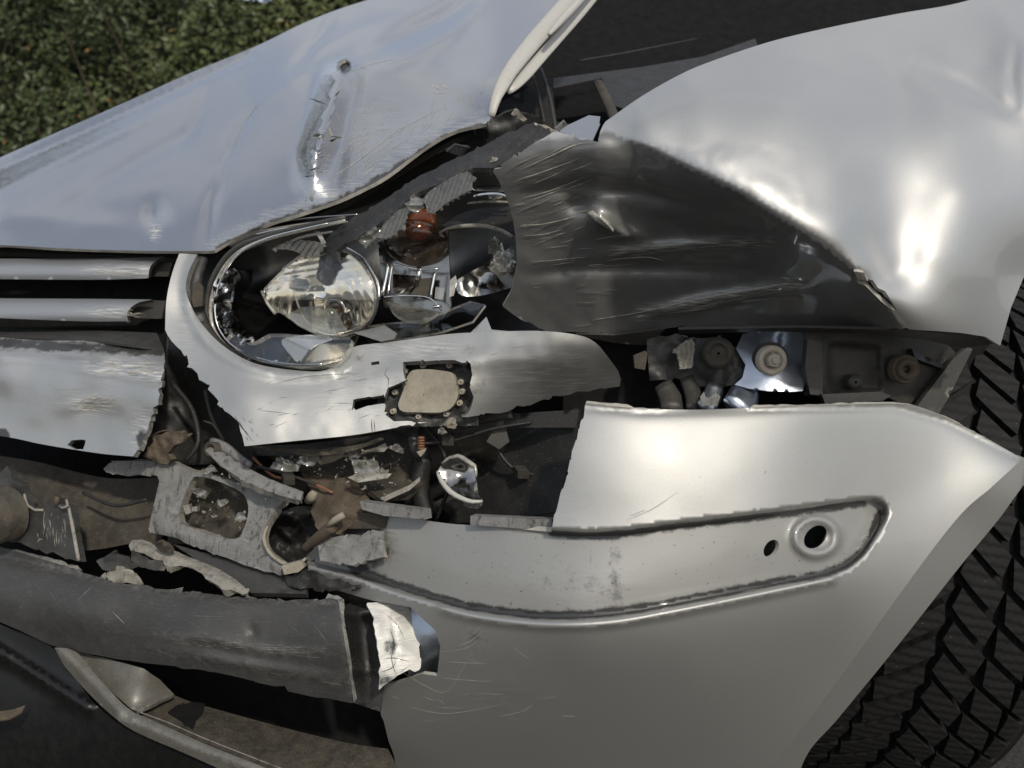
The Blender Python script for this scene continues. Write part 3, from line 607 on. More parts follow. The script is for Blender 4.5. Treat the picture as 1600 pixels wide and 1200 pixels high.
panel('clip', [(990, 555), (1008, 548), (1012, 552), (1008, 578), (992, 575)], flat(1.35), M['brown'], iw, res=6, thick=.015)
for k, (a, b, r_, mt) in enumerate([((1035, 600, 1.36), (1050, 640, 1.33), 18, 'darkmetal'), ((1072, 590, 1.38), (1085, 640, 1.34), 14, 'darkmetal'), ((1118, 600, 1.36), (1100, 640, 1.33), 16, 'satin'), ((1165, 605, 1.36), (1150, 640, 1.33), 26, 'satin')]):
    tube('crushed_pipe', [a, ((a[0]+b[0])/2+4, (a[1]+b[1])/2, a[2]-.01), b], [r_*.8, r_, r_], M[mt], iw, n=12, flatten=.5)
panel('broken_tab', jg([(1094, 620), (1100, 612), (1108, 622), (1118, 612), (1126, 620), (1120, 634), (1096, 634)], 2, 6), flat(1.31), M['grey'], iw, res=6)

# ---- bumper, side half
chan = cr([(1368, 779), (1384, 790), (1384, 812), (1356, 858), (1330, 884), (1300, 898)], 6) + cr([(1290, 901), (1200, 920), (1050, 950), (950, 966), (850, 969), (750, 958), (690, 944), (620, 924), (560, 902), (480, 880), (440, 862)], 10) + [(440, 800)] + cr([(560, 780), (640, 796), (760, 815), (862, 828), (950, 830), (1050, 818), (1200, 800), (1350, 779)], 10)
bump_base = tps([(915, 632, 1.158), (1000, 638, 1.144), (1100, 640, 1.152), (1250, 634, 1.192), (1400, 632, 1.290), (1480, 655, 1.330), (1600, 715, 1.375), (700, 640, 1.25),
    (900, 720, 1.138), (1050, 720, 1.122), (1200, 715, 1.155), (1350, 710, 1.245), (1480, 740, 1.312),
    (862, 820, 1.138), (950, 825, 1.115), (1100, 815, 1.118), (1250, 795, 1.168), (1400, 780, 1.270), (1500, 790, 1.308), (1590, 725, 1.352), (1330, 830, 1.215),
    (440, 830, 1.36), (600, 860, 1.26), (750, 880, 1.17), (590, 940, 1.27), (700, 950, 1.195), (900, 970, 1.108), (1100, 945, 1.118), (1300, 900, 1.188), (1430, 890, 1.275),
    (900, 1080, 1.172), (700, 1080, 1.25), (1100, 1080, 1.188), (1300, 1040, 1.255), (600, 1200, 1.41), (750, 1200, 1.33), (900, 1200, 1.285), (1100, 1200, 1.30), (1220, 1180, 1.318), (900, 1280, 1.385), (1150, 1280, 1.395), (600, 1280, 1.50)])
ring = lambda x, y: -.016*np.exp(-((np.hypot((x-1275)/1.15, y-839)-27)/7)**2)
bump_f = add(bump_base, recess2(chan, .030, 3, 6), ring, crease(cr([(1300, 906), (1200, 927), (1050, 957), (950, 974), (850, 977), (750, 966), (690, 952)], 10), -.008, 6, False, False), crease([(915, 636), (1000, 643), (1250, 638), (1400, 637), (1480, 660), (1600, 720)], .010, 6, True, False), rough(.002, 150, 8))
left_torn = jg([(622, 1290), (618, 1200), (608, 1160), (594, 1112), (592, 1075)], 2, 12)
out_b = (cr([(915, 630), (1000, 638), (1100, 640), (1250, 634), (1400, 631), (1440, 637), (1480, 653), (1540, 684), (1596, 716)]) + [(1592, 722)] + cr([(1545, 765), (1500, 805), (1430, 895), (1330, 1035), (1260, 1130), (1205, 1205), (1170, 1290)]) + left_torn
    + [(640, 1060), (660, 1053), (683, 1056), (688, 1010), (680, 985), (655, 962), (640, 948), (580, 938), (520, 920)] + jg([(520, 918), (480, 900), (478, 870), (490, 850), (498, 838), (505, 812), (540, 800), (562, 786)], 3, 7)
    + cr([(562, 786), (600, 806), (640, 810), (700, 818), (760, 822), (862, 831)]) + jg([(862, 829), (866, 805), (872, 788), (884, 750), (894, 705), (905, 668), (914, 634)], 2.2, 7))
h1 = [(1205+12*math.cos(a), 857+13*math.sin(a)-5*math.cos(a)) for a in np.linspace(0, 2*math.pi, 18, endpoint=False)]
h2 = [(1274+18*math.cos(a), 839+17*math.sin(a)-6*math.cos(a)) for a in np.linspace(0, 2*math.pi, 18, endpoint=False)]
def inset(poly, t, side=1):
    p = np.array(dens(poly, 5)); tg_ = np.roll(p, -2, 0)-np.roll(p, 2, 0); tg_ /= np.linalg.norm(tg_, axis=1)[:, None]+1e-9
    nn_ = np.stack([-tg_[:, 1], tg_[:, 0]], 1); q = p+nn_*t
    if (inpoly(q[:, 0], q[:, 1], poly).mean() > .5) != (side > 0): q = p-nn_*t
    d_, _ = dline(q[:, 0], q[:, 1], poly, True); return [tuple(a) for a in q[(d_ > t*.8)]]
chan_d = dens(chan, 5)
bumper = panel('bumper', out_b, bump_f, M['paint_low'], car, res=5.5, thick=.006, holes=[h1, h2], feats=[chan_d, inset(chan, 3, -1), inset(chan, 3), inset(chan, 6), dens(cr([(1300, 906), (1200, 927), (1050, 957), (950, 974), (850, 977), (750, 966), (690, 952)], 6), 5)[:-8]], edge=M['torn'], edge_step=7,
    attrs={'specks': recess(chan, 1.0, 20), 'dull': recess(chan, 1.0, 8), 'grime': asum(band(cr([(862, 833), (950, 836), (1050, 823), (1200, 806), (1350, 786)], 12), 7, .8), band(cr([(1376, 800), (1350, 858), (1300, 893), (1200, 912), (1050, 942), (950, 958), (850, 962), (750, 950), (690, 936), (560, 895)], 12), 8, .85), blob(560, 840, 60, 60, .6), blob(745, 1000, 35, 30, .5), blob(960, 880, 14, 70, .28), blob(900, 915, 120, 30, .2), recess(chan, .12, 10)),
           'scuff': asum(blob(770, 1090, 130, 60, .12), blob(900, 800, 40, 60, .08), band([(1380, 800), (1340, 870)], 7, .8), blob(560, 850, 60, 40, .5), blob(900, 920, 200, 40, .06))})
tag(bumper, 'silver bumper half torn open, with an empty dirty trim channel')
lip_line = cr([(1596, 716), (1545, 765), (1500, 805), (1430, 895), (1330, 1035), (1260, 1130), (1205, 1205), (1170, 1290)], 12)
lip_out = cr([(1640, 730), (1602, 756), (1560, 812), (1500, 885), (1400, 1012), (1310, 1122), (1258, 1185), (1225, 1290)], 12)
lip_in = [(x-7, y-5) for x, y in lip_line]
ctl = [(x, y, float(bump_f(np.array([x]), np.array([y]))[0])+.007) for x, y in lip_in[::5]] + [(x, y, float(bump_f(np.array([x-30]), np.array([y-15]))[0])+.055) for x, y in lip_out[::5]]
panel('arch_lip', lip_in + lip_out[::-1], tps(ctl), M['paint_low'], bumper, res=9, thick=.005)
st = rand_strokes([(600, 1080), (700, 1000), (860, 1010), (900, 1120), (640, 1180)], 14, 12, 14, 14, 70, .3, .8) + [([(620, 1045), (690, 1082), (720, 1050), (740, 1010)], 1.4), ([(700, 1035), (760, 1037)], 1.2), ([(690, 1060), (770, 1066)], 1.1), ([(720, 1000), (740, 990), (755, 975)], 1.5), ([(710, 1010), (735, 1002), (758, 982)], 1.5), ([(705, 1018), (730, 1012), (748, 1000)], 1.5),
    ([(780, 1120), (820, 1110), (840, 1090)], 1.4), ([(980, 812), (1020, 795), (1060, 768)], 1.8), ([(985, 806), (1010, 796)], 1.5), ([(640, 1105), (700, 1115), (790, 1100)], 1.4)] + rand_strokes([(900, 650), (1400, 650), (1400, 1000), (900, 1180)], 30, -30, 40, 2, 6, .8, 1.6) + rand_strokes([(600, 860), (950, 850), (950, 940), (620, 910)], 35, -30, 40, 4, 20, .6, 1.4)
scratches('scratches', bump_f, st, M['scratch'], bumper, .0012)
# torn bright flap beside the trim post, and the plate behind its hole
flap_f = add(tps([(575, 942, 1.272), (640, 945, 1.285), (590, 990, 1.248), (600, 1050, 1.236), (650, 990, 1.268), (655, 1045, 1.252), (592, 1078, 1.232), (640, 1060, 1.244)]), rough(.004, 40, 3), crease([(612, 960), (618, 1000), (622, 1060)], .002, 2), crease([(600, 1025), (650, 1030)], .002, 2))
flap = panel('torn_flap', jg([(574, 942), (620, 938), (640, 950), (648, 968), (655, 1000), (659, 1030), (655, 1046), (648, 1050), (640, 1046), (622, 1055), (592, 1078)], 2, 7) + jg([(592, 1076), (595, 1040), (588, 1000), (585, 985), (580, 960), (574, 942)], 2.5, 7), flap_f, M['paint_low'], bumper, res=4, thick=.005, edge=M['torn'], attrs={'scuff': lambda x, y: np.full(len(x), .5), 'grime': asum(blob(610, 1010, 14, 18, .6), blob(600, 1065, 20, 12, .6))})
tag(flap, 'bright cracked paint flap')
scratches('cracks', flap_f, [([(610, 985), (616, 1005), (612, 1030), (620, 1058)], 2.2), ([(600, 1030), (615, 1028), (640, 1034)], 1.6), ([(596, 1050), (612, 1044), (618, 1036)], 1.8), ([(604, 960), (622, 978), (632, 1000)], 1.2), ([(625, 1050), (640, 1040)], 1.4)], M['black'], flap)
panel('backing_plate', [(630, 930), (700, 945), (700, 1065), (645, 1068), (615, 1000)], tps([(630, 930, 1.30), (700, 945, 1.26), (700, 1065, 1.29), (645, 1068, 1.29), (665, 1000, 1.26)]), M['satin'], bumper, res=10)

# ---- trim channel ledges above the channel
panel('channel_ledge', [(562, 783), (572, 785), (662, 797), (664, 812), (600, 806), (566, 796)], flat(1.27, -.0004, 0, 562), M['grey'], bumper, res=8, thick=.02)
panel('channel_ledge', [(735, 806), (862, 812), (862, 829), (800, 825), (735, 820)], flat(1.20, -.0003, 0, 735), M['grey'], bumper, res=8, thick=.02)
panel('channel_step', [(500, 812), (562, 800), (605, 808), (602, 826), (540, 826)], flat(1.32, -.0003, 0, 500), M['brown'], bumper, res=8, thick=.02)

# ---- bumper front pieces
bl_f = add(tps([(-120, 560, 1.58), (0, 553, 1.50), (150, 575, 1.42), (250, 590, 1.37), (-120, 510, 1.66), (0, 505, 1.60), (150, 520, 1.52), (255, 540, 1.46), (0, 620, 1.485), (150, 640, 1.41), (230, 650, 1.365), (-120, 670, 1.555), (0, 685, 1.468), (100, 700, 1.42), (208, 712, 1.362)]),
    crease([(-120, 545), (0, 556), (80, 565), (150, 577), (250, 592)], -.010, 8, False, False), crease([(100, 640), (140, 625), (180, 622)], -.006, 8, False), rough(.008, 90, 2))
bl = panel('bumper_nose', [(-120, 520), (0, 527), (60, 532), (150, 532), (230, 540), (256, 545), (258, 565)] + jg([(256, 570), (254, 600), (243, 635), (232, 670), (222, 690), (208, 713)], 2.6, 5) + cr([(206, 713), (160, 709), (100, 700), (60, 693), (0, 681), (-120, 668)]), bl_f, M['paint_f'], car, res=8, thick=.008, edge=M['tornd'],
    holes=[jg([(105, 695), (112, 688), (134, 687), (131, 703), (118, 702)], 1, 5)], attrs={'scuff': asum(band([(140, 575), (180, 572), (250, 585)], 12, .95), blob(140, 632, 40, 14, .9), blob(225, 680, 20, 40, .8)), 'grime': asum(band([(-120, 530), (250, 548)], 14, .75), blob(225, 690, 15, 25, .8), blob(5, 680, 12, 12, 1))})
tag(bl, 'scuffed silver bumper nose below the grille')
scratches('scratches', bl_f, rand_strokes([(0, 570), (240, 590), (225, 660), (0, 660)], 40, 8, 12, 5, 40, .6, 1.6) + rand_strokes([(120, 620), (180, 612), (185, 635), (125, 645)], 25, -20, 10, 10, 40, 1, 3) + rand_strokes([(170, 560), (250, 568), (250, 590), (150, 580)], 30, 5, 12, 8, 30, 1, 3), M['scratch'], bl)

bc_f = add(tps([(280, 398, 1.47), (260, 460, 1.44), (260, 520, 1.415), (300, 430, 1.455), (292, 470, 1.44), (320, 520, 1.40), (300, 575, 1.37), (350, 560, 1.36), (380, 620, 1.295), (382, 695, 1.272), (450, 640, 1.280), (450, 690, 1.266), (440, 580, 1.325), (520, 575, 1.312), (600, 610, 1.278), (640, 660, 1.262), (600, 540, 1.318), (540, 548, 1.33), (700, 522, 1.288), (720, 600, 1.252), (780, 645, 1.278), (840, 516, 1.24), (850, 570, 1.24), (850, 620, 1.278), (900, 525, 1.232), (900, 600, 1.275), (950, 560, 1.262), (965, 598, 1.305)]),
    crease(cr([(305, 402), (292, 440), (294, 480), (312, 520), (345, 553), (390, 575), (450, 588), (520, 582)], 8), -.010, 6, False, False), crease([(560, 600), (640, 575), (760, 560), (900, 565)], -.006, 14, False), rough(.005, 60, 12))
bc_out = (cr([(280, 396), (268, 430), (260, 470), (258, 515)]) + jg([(262, 524), (268, 533), (280, 545), (300, 575), (325, 600), (345, 635), (372, 660), (378, 680), (382, 697)], 4, 6) + cr([(384, 697), (450, 690), (550, 680), (620, 668)]) + jg([(625, 666), (700, 655), (780, 645), (850, 624), (920, 612), (968, 604), (970, 592)], 2.5, 8)
    + cr([(966, 580), (950, 558), (930, 535), (900, 523), (840, 517), (760, 519), (700, 522), (620, 533), (560, 540), (540, 548)]) + cr([(532, 566), (510, 578), (480, 580), (420, 573), (380, 560), (340, 533), (310, 498), (292, 460), (293, 430), (308, 397)]))
plate_hole = jg([(630, 566), (660, 562), (710, 563), (735, 568), (738, 585), (735, 605), (740, 620), (735, 640), (728, 650), (700, 657), (660, 660), (622, 658), (602, 648), (600, 622), (606, 606), (622, 600), (634, 594), (630, 580)], 2.5, 6)
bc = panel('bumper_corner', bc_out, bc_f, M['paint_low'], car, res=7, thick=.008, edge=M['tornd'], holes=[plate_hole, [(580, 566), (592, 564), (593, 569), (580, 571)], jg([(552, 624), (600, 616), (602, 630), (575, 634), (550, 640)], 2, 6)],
    attrs={'rub': asum(lambda x, y: .95/(1+np.exp(-(x-775+.4*(y-580))/22))*np.clip((y-525)/18, .3, 1)), 'grime': asum(blob(740, 600, 24, 50, .4), blob(560, 560, 30, 12, .4), blob(700, 540, 60, 20, .3), blob(860, 610, 90, 20, .3), blob(560, 530, 60, 8, .3)), 'scuff': asum(blob(560, 620, 120, 50, .28), blob(860, 590, 110, 40, .14), blob(650, 545, 80, 18, .5), band([(270, 450), (300, 560)], 14, .3))})  # right end tinted darker: rubbed transfer together with painted shade
tag(bc, 'creamy silver bumper corner under the headlight, cracked and scraped')
scratches('scratches', bc_f, rand_strokes([(760, 545), (900, 530), (960, 590), (860, 620), (750, 640)], 26, -8, 8, 14, 80, .4, 1.0) + rand_strokes([(400, 590), (600, 580), (600, 650), (400, 680)], 20, -20, 12, 8, 50, .5, 1.0), M['scratchdim'], bc)
scratches('cracks', bc_f, [([(606, 574), (601, 585), (607, 592), (606, 606)], 1.6), ([(430, 600), (480, 588), (560, 583)], 1.0), ([(372, 660), (395, 690)], 1.4), ([(366, 650), (380, 672)], 1.2), ([(580, 655), (582, 680)], 1.8), ([(584, 655), (586, 676)], 1.4)] + rand_strokes([(360, 640), (400, 650), (410, 690), (385, 690)], 8, 50, 12, 8, 25, .7, 1.4), M['black'], bc)
mount = panel('plate_surround', [(590, 555), (745, 555), (748, 665), (590, 668)], add(tps([(590, 555, 1.335), (745, 555, 1.285), (748, 665, 1.285), (590, 668, 1.29)]), rough(.008, 12, 2)), M['black'], bc, res=5)
panel('mount_plate', cr([(640, 582), (660, 577), (690, 579), (708, 584), (713, 600), (716, 615), (708, 634), (690, 644), (650, 644), (630, 643), (622, 634), (630, 610)], 6, True), add(tps([(590, 555, 1.316), (745, 555, 1.268), (748, 665, 1.268), (590, 668, 1.273)]), rough(.003, 30, 7)), M['beige'], bc, res=6, thick=.01)
for (x, y) in [(661, 571), (702, 571), (617, 613), (720, 597), (718, 630), (697, 647), (654, 651), (614, 643), (632, 580), (722, 612)]:
    dd = 1.325-.048*(x-590)/155*(1-(y-555)/113)-.04*(y-555)/113; lathe('stud', P(x, y, dd), (-.2, -1, .1), [(.0042, -.006), (.0042, .003), (.0025, .0045), (.001, .003)], M['stud'], bc, n=12)
# ---- grille
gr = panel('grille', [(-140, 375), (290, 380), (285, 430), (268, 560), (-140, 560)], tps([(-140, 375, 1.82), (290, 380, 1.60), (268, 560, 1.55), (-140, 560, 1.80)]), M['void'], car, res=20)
def slat(poly, y0, h):
    base = tps([(-140, y0, 1.68), (100, y0, 1.565), (270, y0, 1.485), (100, y0+1, 1.565)])
    f = lambda x, y: base(x, np.full_like(np.asarray(x, float), y0)) + .009*((np.asarray(y, float)-y0-2)/h)**2*1.1 - .0004*(np.asarray(y)-y0)
    s = panel('slat', poly, f, M['slat'], gr, res=5, thick=.006, edge=M['black'], attrs={'scuff': asum(blob(180, y0+4, 50, 10, .9), blob(225, y0+5, 14, 14, .8))})
    scratches('scratches', f, rand_strokes([(140, y0-2), (228, y0-8), (225, y0+12), (150, y0+12)], 18, 6, 8, 8, 40, .6, 1.6), M['scratch'], s)
M['slat'] = paint('grey_slat_paint', (.42, .425, .43), .55, .25)
slat(cr([(-140, 404), (0, 404), (150, 404), (258, 401)], 10) + cr([(248, 405), (238, 412), (233, 422), (232, 434)], 5) + cr([(228, 435), (150, 437), (0, 436), (-140, 433)], 10), 420, 16)
slat(cr([(-140, 463), (0, 466), (150, 467), (238, 468)], 10) + cr([(218, 472), (205, 480), (198, 492), (202, 504)], 5) + cr([(196, 502), (130, 502), (0, 497), (-140, 491)], 10), 484, 17)
panel('slat_socket', cr([(258, 401), (243, 408), (234, 420), (233, 432)], 5) + [(262, 432), (272, 403)], flat(1.53, -.0004, 0, 250), M['darkmetal'], gr, res=8)
panel('slat_socket', cr([(238, 469), (218, 474), (204, 484), (200, 497)], 5) + [(252, 498), (258, 470)], flat(1.54, -.0004, 0, 230), M['darkmetal'], gr, res=8)
panel('grille_shelf', [(-140, 508), (0, 512), (120, 515), (245, 520), (256, 545), (150, 532), (0, 527), (-140, 520)], tps([(-140, 508, 1.78), (245, 520, 1.53), (256, 545, 1.46), (0, 527, 1.60), (-140, 520, 1.66)]), M['blackrub'], gr, res=10)

# ---- headlight
hl = panel('headlight', cr([(318, 400), (330, 392), (400, 355), (520, 325), (620, 290), (740, 250), (820, 250), (840, 400), (830, 530), (600, 545), (520, 570), (420, 565), (360, 550), (320, 500), (312, 440)], 12, True),
    tps([(318, 400, 1.50), (520, 325, 1.56), (820, 260, 1.50), (830, 520, 1.44), (520, 565, 1.43), (330, 520, 1.46), (420, 440, 1.60), (550, 450, 1.56), (720, 420, 1.58)]), M['housing'], car, res=10)
tag(hl, 'smashed headlight with its lens broken away')
tube('lamp_seal', [(318, 398, 1.48), (306, 430, 1.465), (303, 470, 1.455), (315, 510, 1.44), (345, 545, 1.42), (390, 566, 1.39)], [10, 13, 15, 14, 10, 5], M['black'], hl, n=12, flatten=.6)
panel('seal_clip', [(302, 445), (309, 438), (317, 450), (316, 478), (302, 480), (299, 465)], flat(1.425), M['brown'], hl, res=6, thick=.01)
lathe('seal_pin', P(311, 498, 1.43), (-.2, -1, .2), [(.008, -.01), (.008, .002), (.005, .006), (.001, .007)], M['glassy'], hl, n=7, smooth=False)
rim = cr([(540, 345), (470, 360), (410, 376), (368, 398), (342, 432), (330, 470), (331, 505), (345, 532), (372, 553), (410, 566), (450, 572), (505, 572)], 6)
rd = lambda x: 1.44-(x-330)*.00052
tube('lens_rim', [(x, y, rd(x)) for x, y in rim[::3]], 3.2, M['glassedge'], hl, n=8)
tube('lens_rim', [(x+7, y-3, rd(x)-.012) for x, y in rim[6::3]], 1.6, M['chrome'], hl, n=8)
tube('lens_rim', [(x-6 if x < 400 else x, y+3 if y > 480 else y-5, rd(x)+.01) for x, y in rim[::3]], 4.2, M['blackrub'], hl, n=8)
for pts, r_, mt in ([[(400, 366, 1.43), (450, 356, 1.42), (545, 347, 1.40)], 1.6, 'chrome'], [[(395, 358, 1.44), (460, 343, 1.43), (560, 335, 1.42)], 2.4, 'darkchrome'], [[(405, 361, 1.435), (470, 350, 1.42), (540, 340, 1.405)], .9, 'glassedge'], [[(440, 385, 1.42), (470, 371, 1.41), (520, 362, 1.40)], 2.2, 'glassy'], [[(360, 385, 1.45), (400, 366, 1.44), (470, 352, 1.43)], 5, 'darkmetal']):
    tube('lamp_trim', pts, [r_*.6, r_, r_*.8], M[mt], hl, n=8)
# side reflector strip
panel('side_reflector', cr([(345, 425), (358, 418), (372, 424), (366, 445), (360, 470), (366, 495), (378, 512), (398, 528), (396, 538), (375, 536), (350, 515), (338, 490), (334, 460)], 6, True), add(tps([(340, 440, 1.44), (370, 430, 1.49), (362, 480, 1.49), (395, 535, 1.45), (338, 490, 1.44)]), rough(.03, 18, 4), lambda x, y: .008*np.sin(y*.22+x*.1)), M['chrome'], hl, res=4)
panel('side_housing', [(372, 424), (395, 420), (392, 500), (420, 520), (398, 528), (378, 512), (362, 480)], tps([(372, 424, 1.50), (395, 420, 1.57), (392, 500, 1.57), (398, 528, 1.46)]), M['darkchrome'], hl, res=8)
# main reflector bowl
def bowl(cx, cy, rx, ry, d0, depth, facet=1.0):
    def f(x, y):
        x = np.asarray(x, float); y = np.asarray(y, float); u = (x-cx)/rx; v = (y-cy)/ry; r2 = u*u+v*v; a = np.arctan2(v, u)
        return d0-(x-cx)*.0004 + depth*(1-np.clip(r2, 0, 1.4)) + facet*.35*(.0016*np.sin(x*.42-y*.18+3*vn(x/30, y/30, 2))*np.clip(u*3, 0, 1) + .0014*np.sin(x*.5+2*vn(x/25, y/60, 5))*np.clip(v*3, 0, 1) + .004*fbm(x, y, 40, 4) + .0012*np.sin(y*.6+x*.1)*np.clip(-v*3, 0, 1))
    return f
hole_a = [(507+13*math.cos(a), 430+13*math.sin(a)) for a in np.linspace(0, 2*math.pi, 16, endpoint=False)]
hole_b = [(523+12*math.cos(a), 483+17*math.sin(a)) for a in np.linspace(0, 2*math.pi, 18, endpoint=False)]
ro = jg([(412, 455), (440, 428), (468, 403), (490, 396), (505, 382), (520, 388)], 2, 8) + cr([(535, 390), (560, 408), (578, 435), (584, 462), (580, 488), (566, 508), (545, 520), (520, 524), (495, 520)], 6) + [(470, 508), (446, 490), (438, 486), (432, 490), (420, 475)]
refl = panel('reflector', ro, bowl(515, 460, 85, 70, 1.40, .10), M['chrome'], hl, res=3.5, thick=.004, holes=[hole_a, hole_b], edge=M['glassedge'])
tube('reflector_rim', [(535, 388, 1.39), (562, 407, 1.375), (582, 437, 1.365), (588, 464, 1.36), (583, 492, 1.36), (568, 512, 1.365), (545, 524, 1.375), (520, 528, 1.385)], 3.5, M['clear'], hl, n=8)
tube('reflector_rim', [(540, 386, 1.40), (568, 405, 1.385), (590, 440, 1.375), (592, 468, 1.37)], 2.2, M['chrome'], hl, n=8)
tube('reflector_rim', [(448, 492, 1.41), (470, 509, 1.405), (500, 523, 1.395), (530, 528, 1.385)], 2.0, M['glassedge'], hl, n=8)
tube('reflector_rim', [(409, 455, 1.41), (418, 474, 1.405), (430, 490, 1.40)], 2.6, M['glassedge'], hl, n=8)
tube('bulb_shade', [(507, 431, 1.50), (512, 434, 1.43), (516, 420, 1.37)], [12, 13, 10], M['black'], hl, n=14)
lathe('bulb_socket', P(523, 483, 1.47), (-.15, -1, .05), [(.019, -.03), (.019, 0), (.017, .002), (.013, .002), (.012, -.006), (.002, -.006)], M['darkchrome'], hl)
lathe('bulb', P(523, 484, 1.455), (-.15, -1, .05), [(.005, -.02), (.006, 0), (.004, .005), (.001, .006)], M['smoke'], hl, n=14)
panel('lens_front', cr([(455, 425), (500, 398), (540, 392), (566, 410), (584, 440), (588, 465), (582, 492), (560, 512), (520, 522), (480, 505), (462, 470)], 7, True), lambda x, y: 1.375-.0004*(np.asarray(x)-515)-.03*(1-((np.asarray(x)-520)/75)**2-((np.asarray(y)-458)/70)**2), M['clear'], hl, res=7, thick=.004, edge=M['glassedge'])
# wavy inner lens fragment resting over the reflector
panel('lens_fragment', [(447, 492), (470, 480), (500, 478), (520, 482), (530, 500), (540, 516), (515, 522), (490, 520), (465, 508)], flat(1.37, -.0004, 0, 500), M['glassy'], hl, res=8, thick=.006, edge=M['glassedge'])
panel('lens_fragment', cr([(424, 391), (440, 381), (468, 376), (500, 379), (507, 388), (500, 397), (478, 400), (460, 392), (440, 389)], 5, True), add(flat(1.40, -.0004, 0, 424), lambda x, y: .002*np.sin(x*.6+y*.4)), M['frost'], hl, res=3, thick=.006, edge=M['glassedge'])
panel('lens_fragment', [(492, 362), (500, 362), (510, 380), (504, 382)], flat(1.38), M['glassedge'], hl, res=6, thick=.006)
# lower lens remnant with its chrome tongue
panel('lens_remnant', cr([(362, 520), (385, 535), (402, 532), (420, 522), (450, 522), (500, 526), (546, 526)], 8) + jg([(549, 530), (545, 545), (527, 566), (505, 572)], 1, 6) + cr([(500, 573), (450, 572), (410, 566), (378, 553), (350, 530)], 8), tps([(362, 520, 1.42), (450, 522, 1.37), (549, 530, 1.31), (505, 572, 1.305), (410, 566, 1.355), (450, 550, 1.335)]), M['clear'], hl, res=6, thick=.008, edge=M['glassedge'])
panel('chrome_tongue', cr([(440, 531), (470, 524), (512, 523), (518, 528), (490, 540), (476, 555), (464, 566), (455, 556), (446, 545)], 6, True), tps([(440, 531, 1.380), (512, 523, 1.372), (464, 566, 1.348), (455, 550, 1.362), (490, 540, 1.366)]), M['chrome'], hl, res=5)
panel('chrome_tongue', cr([(366, 540), (382, 538), (395, 548), (402, 562), (385, 556), (372, 550)], 6, True), tps([(366, 540, 1.42), (402, 562, 1.385), (382, 538, 1.43)]), M['chrome'], hl, res=5)
panel('lamp_floor', [(395, 532), (440, 520), (500, 525), (560, 520), (545, 560), (500, 572), (420, 566)], tps([(395, 532, 1.46), (560, 520, 1.42), (500, 572, 1.36), (420, 566, 1.38)]), M['chrome'], hl, res=8)
# indicator lamp
ind = lambda x: 1.42-(x-600)*.0004
panel('indicator_back', [(590, 375), (700, 360), (705, 480), (690, 500), (600, 480)], flat(1.44, -.0003, 0, 600), M['darkchrome'], hl, res=10)
panel('indicator_mirror', [(614, 428), (650, 431), (646, 446), (635, 452), (613, 458)], tps([(614, 428, 1.42), (650, 431, 1.415), (613, 458, 1.385)]), M['chrome'], hl, res=6)
panel('indicator_back', [(645, 436), (676, 434), (672, 466), (640, 462), (650, 448)], flat(1.40), M['brown'], hl, res=6)
for pts, r_ in ([[(607, 413, 1.40), (602, 440, 1.40), (597, 462, 1.395)], 3.2], [[(613, 413, 1.398), (609, 440, 1.398), (606, 460, 1.393)], 1.6], [[(680, 425, 1.385), (675, 450, 1.385), (673, 466, 1.385)], 2.2], [[(612, 411, 1.40), (650, 420, 1.39), (685, 420, 1.38)], 2.0], [[(655, 418, 1.39), (655, 428, 1.388), (653, 438, 1.388)], 4], [[(600, 464, 1.395), (640, 462, 1.39), (672, 466, 1.385), (690, 485, 1.38)], 1.4], [[(676, 480, 1.37), (690, 478, 1.37)], 2.5]):
    tube('indicator_frame', pts, r_, M['chrome'], hl, n=8)
panel('indicator_glass', [(681, 448), (695, 450), (692, 468), (679, 466)], flat(1.37), M['glassy'], hl, res=5, thick=.012, edge=M['glassedge'])
amb = lathe('indicator_bulb', P(657, 352, 1.40), (-.1, -1, -.15), [(.004, -.05), (.022, -.03), (.027, -.008), (.024, .012), (.013, .024), (.002, .028)], M['amber'], hl, n=22, sq=(1.0, .85))
tag(amb, 'amber indicator bulb')
lathe('bulb_glass', P(650, 383, 1.40), (0, -.6, -.8), [(.050, -.012), (.050, 0), (.044, .010), (.030, .019), (.012, .024), (.002, .025)], M['smoke'], hl, n=28)
panel('indicator_cup', cr([(605, 471), (640, 478), (684, 488)], 6) + cr([(676, 496), (660, 502), (640, 501), (622, 494), (612, 484)], 6), tps([(605, 471, 1.385), (684, 488, 1.36), (645, 500, 1.345), (640, 480, 1.38)]), M['frost'], hl, res=5, thick=.004, edge=M['glassedge'])
lathe('bulls_eye_lens', P(650, 512, 1.365), (-.1, -1, .3), [(.027, -.003), (.027, 0), (.02, .004), (.008, .006), (.001, .006)], M['clear'], hl, n=26)
panel('lens_shard', [(560, 512), (600, 505), (660, 500), (735, 470), (758, 476), (738, 502), (690, 518), (620, 531), (600, 533), (575, 525)], tps([(560, 512, 1.37), (758, 476, 1.29), (735, 503, 1.275), (610, 532, 1.32)]), M['clear'], hl, res=10, thick=.004, edge=M['glassedge'])
panel('lens_shard', [(552, 520), (600, 508), (618, 520), (614, 530), (596, 534)], flat(1.33, -.0003, 0, 552), M['glassy'], hl, res=8, thick=.006, edge=M['glassedge'])
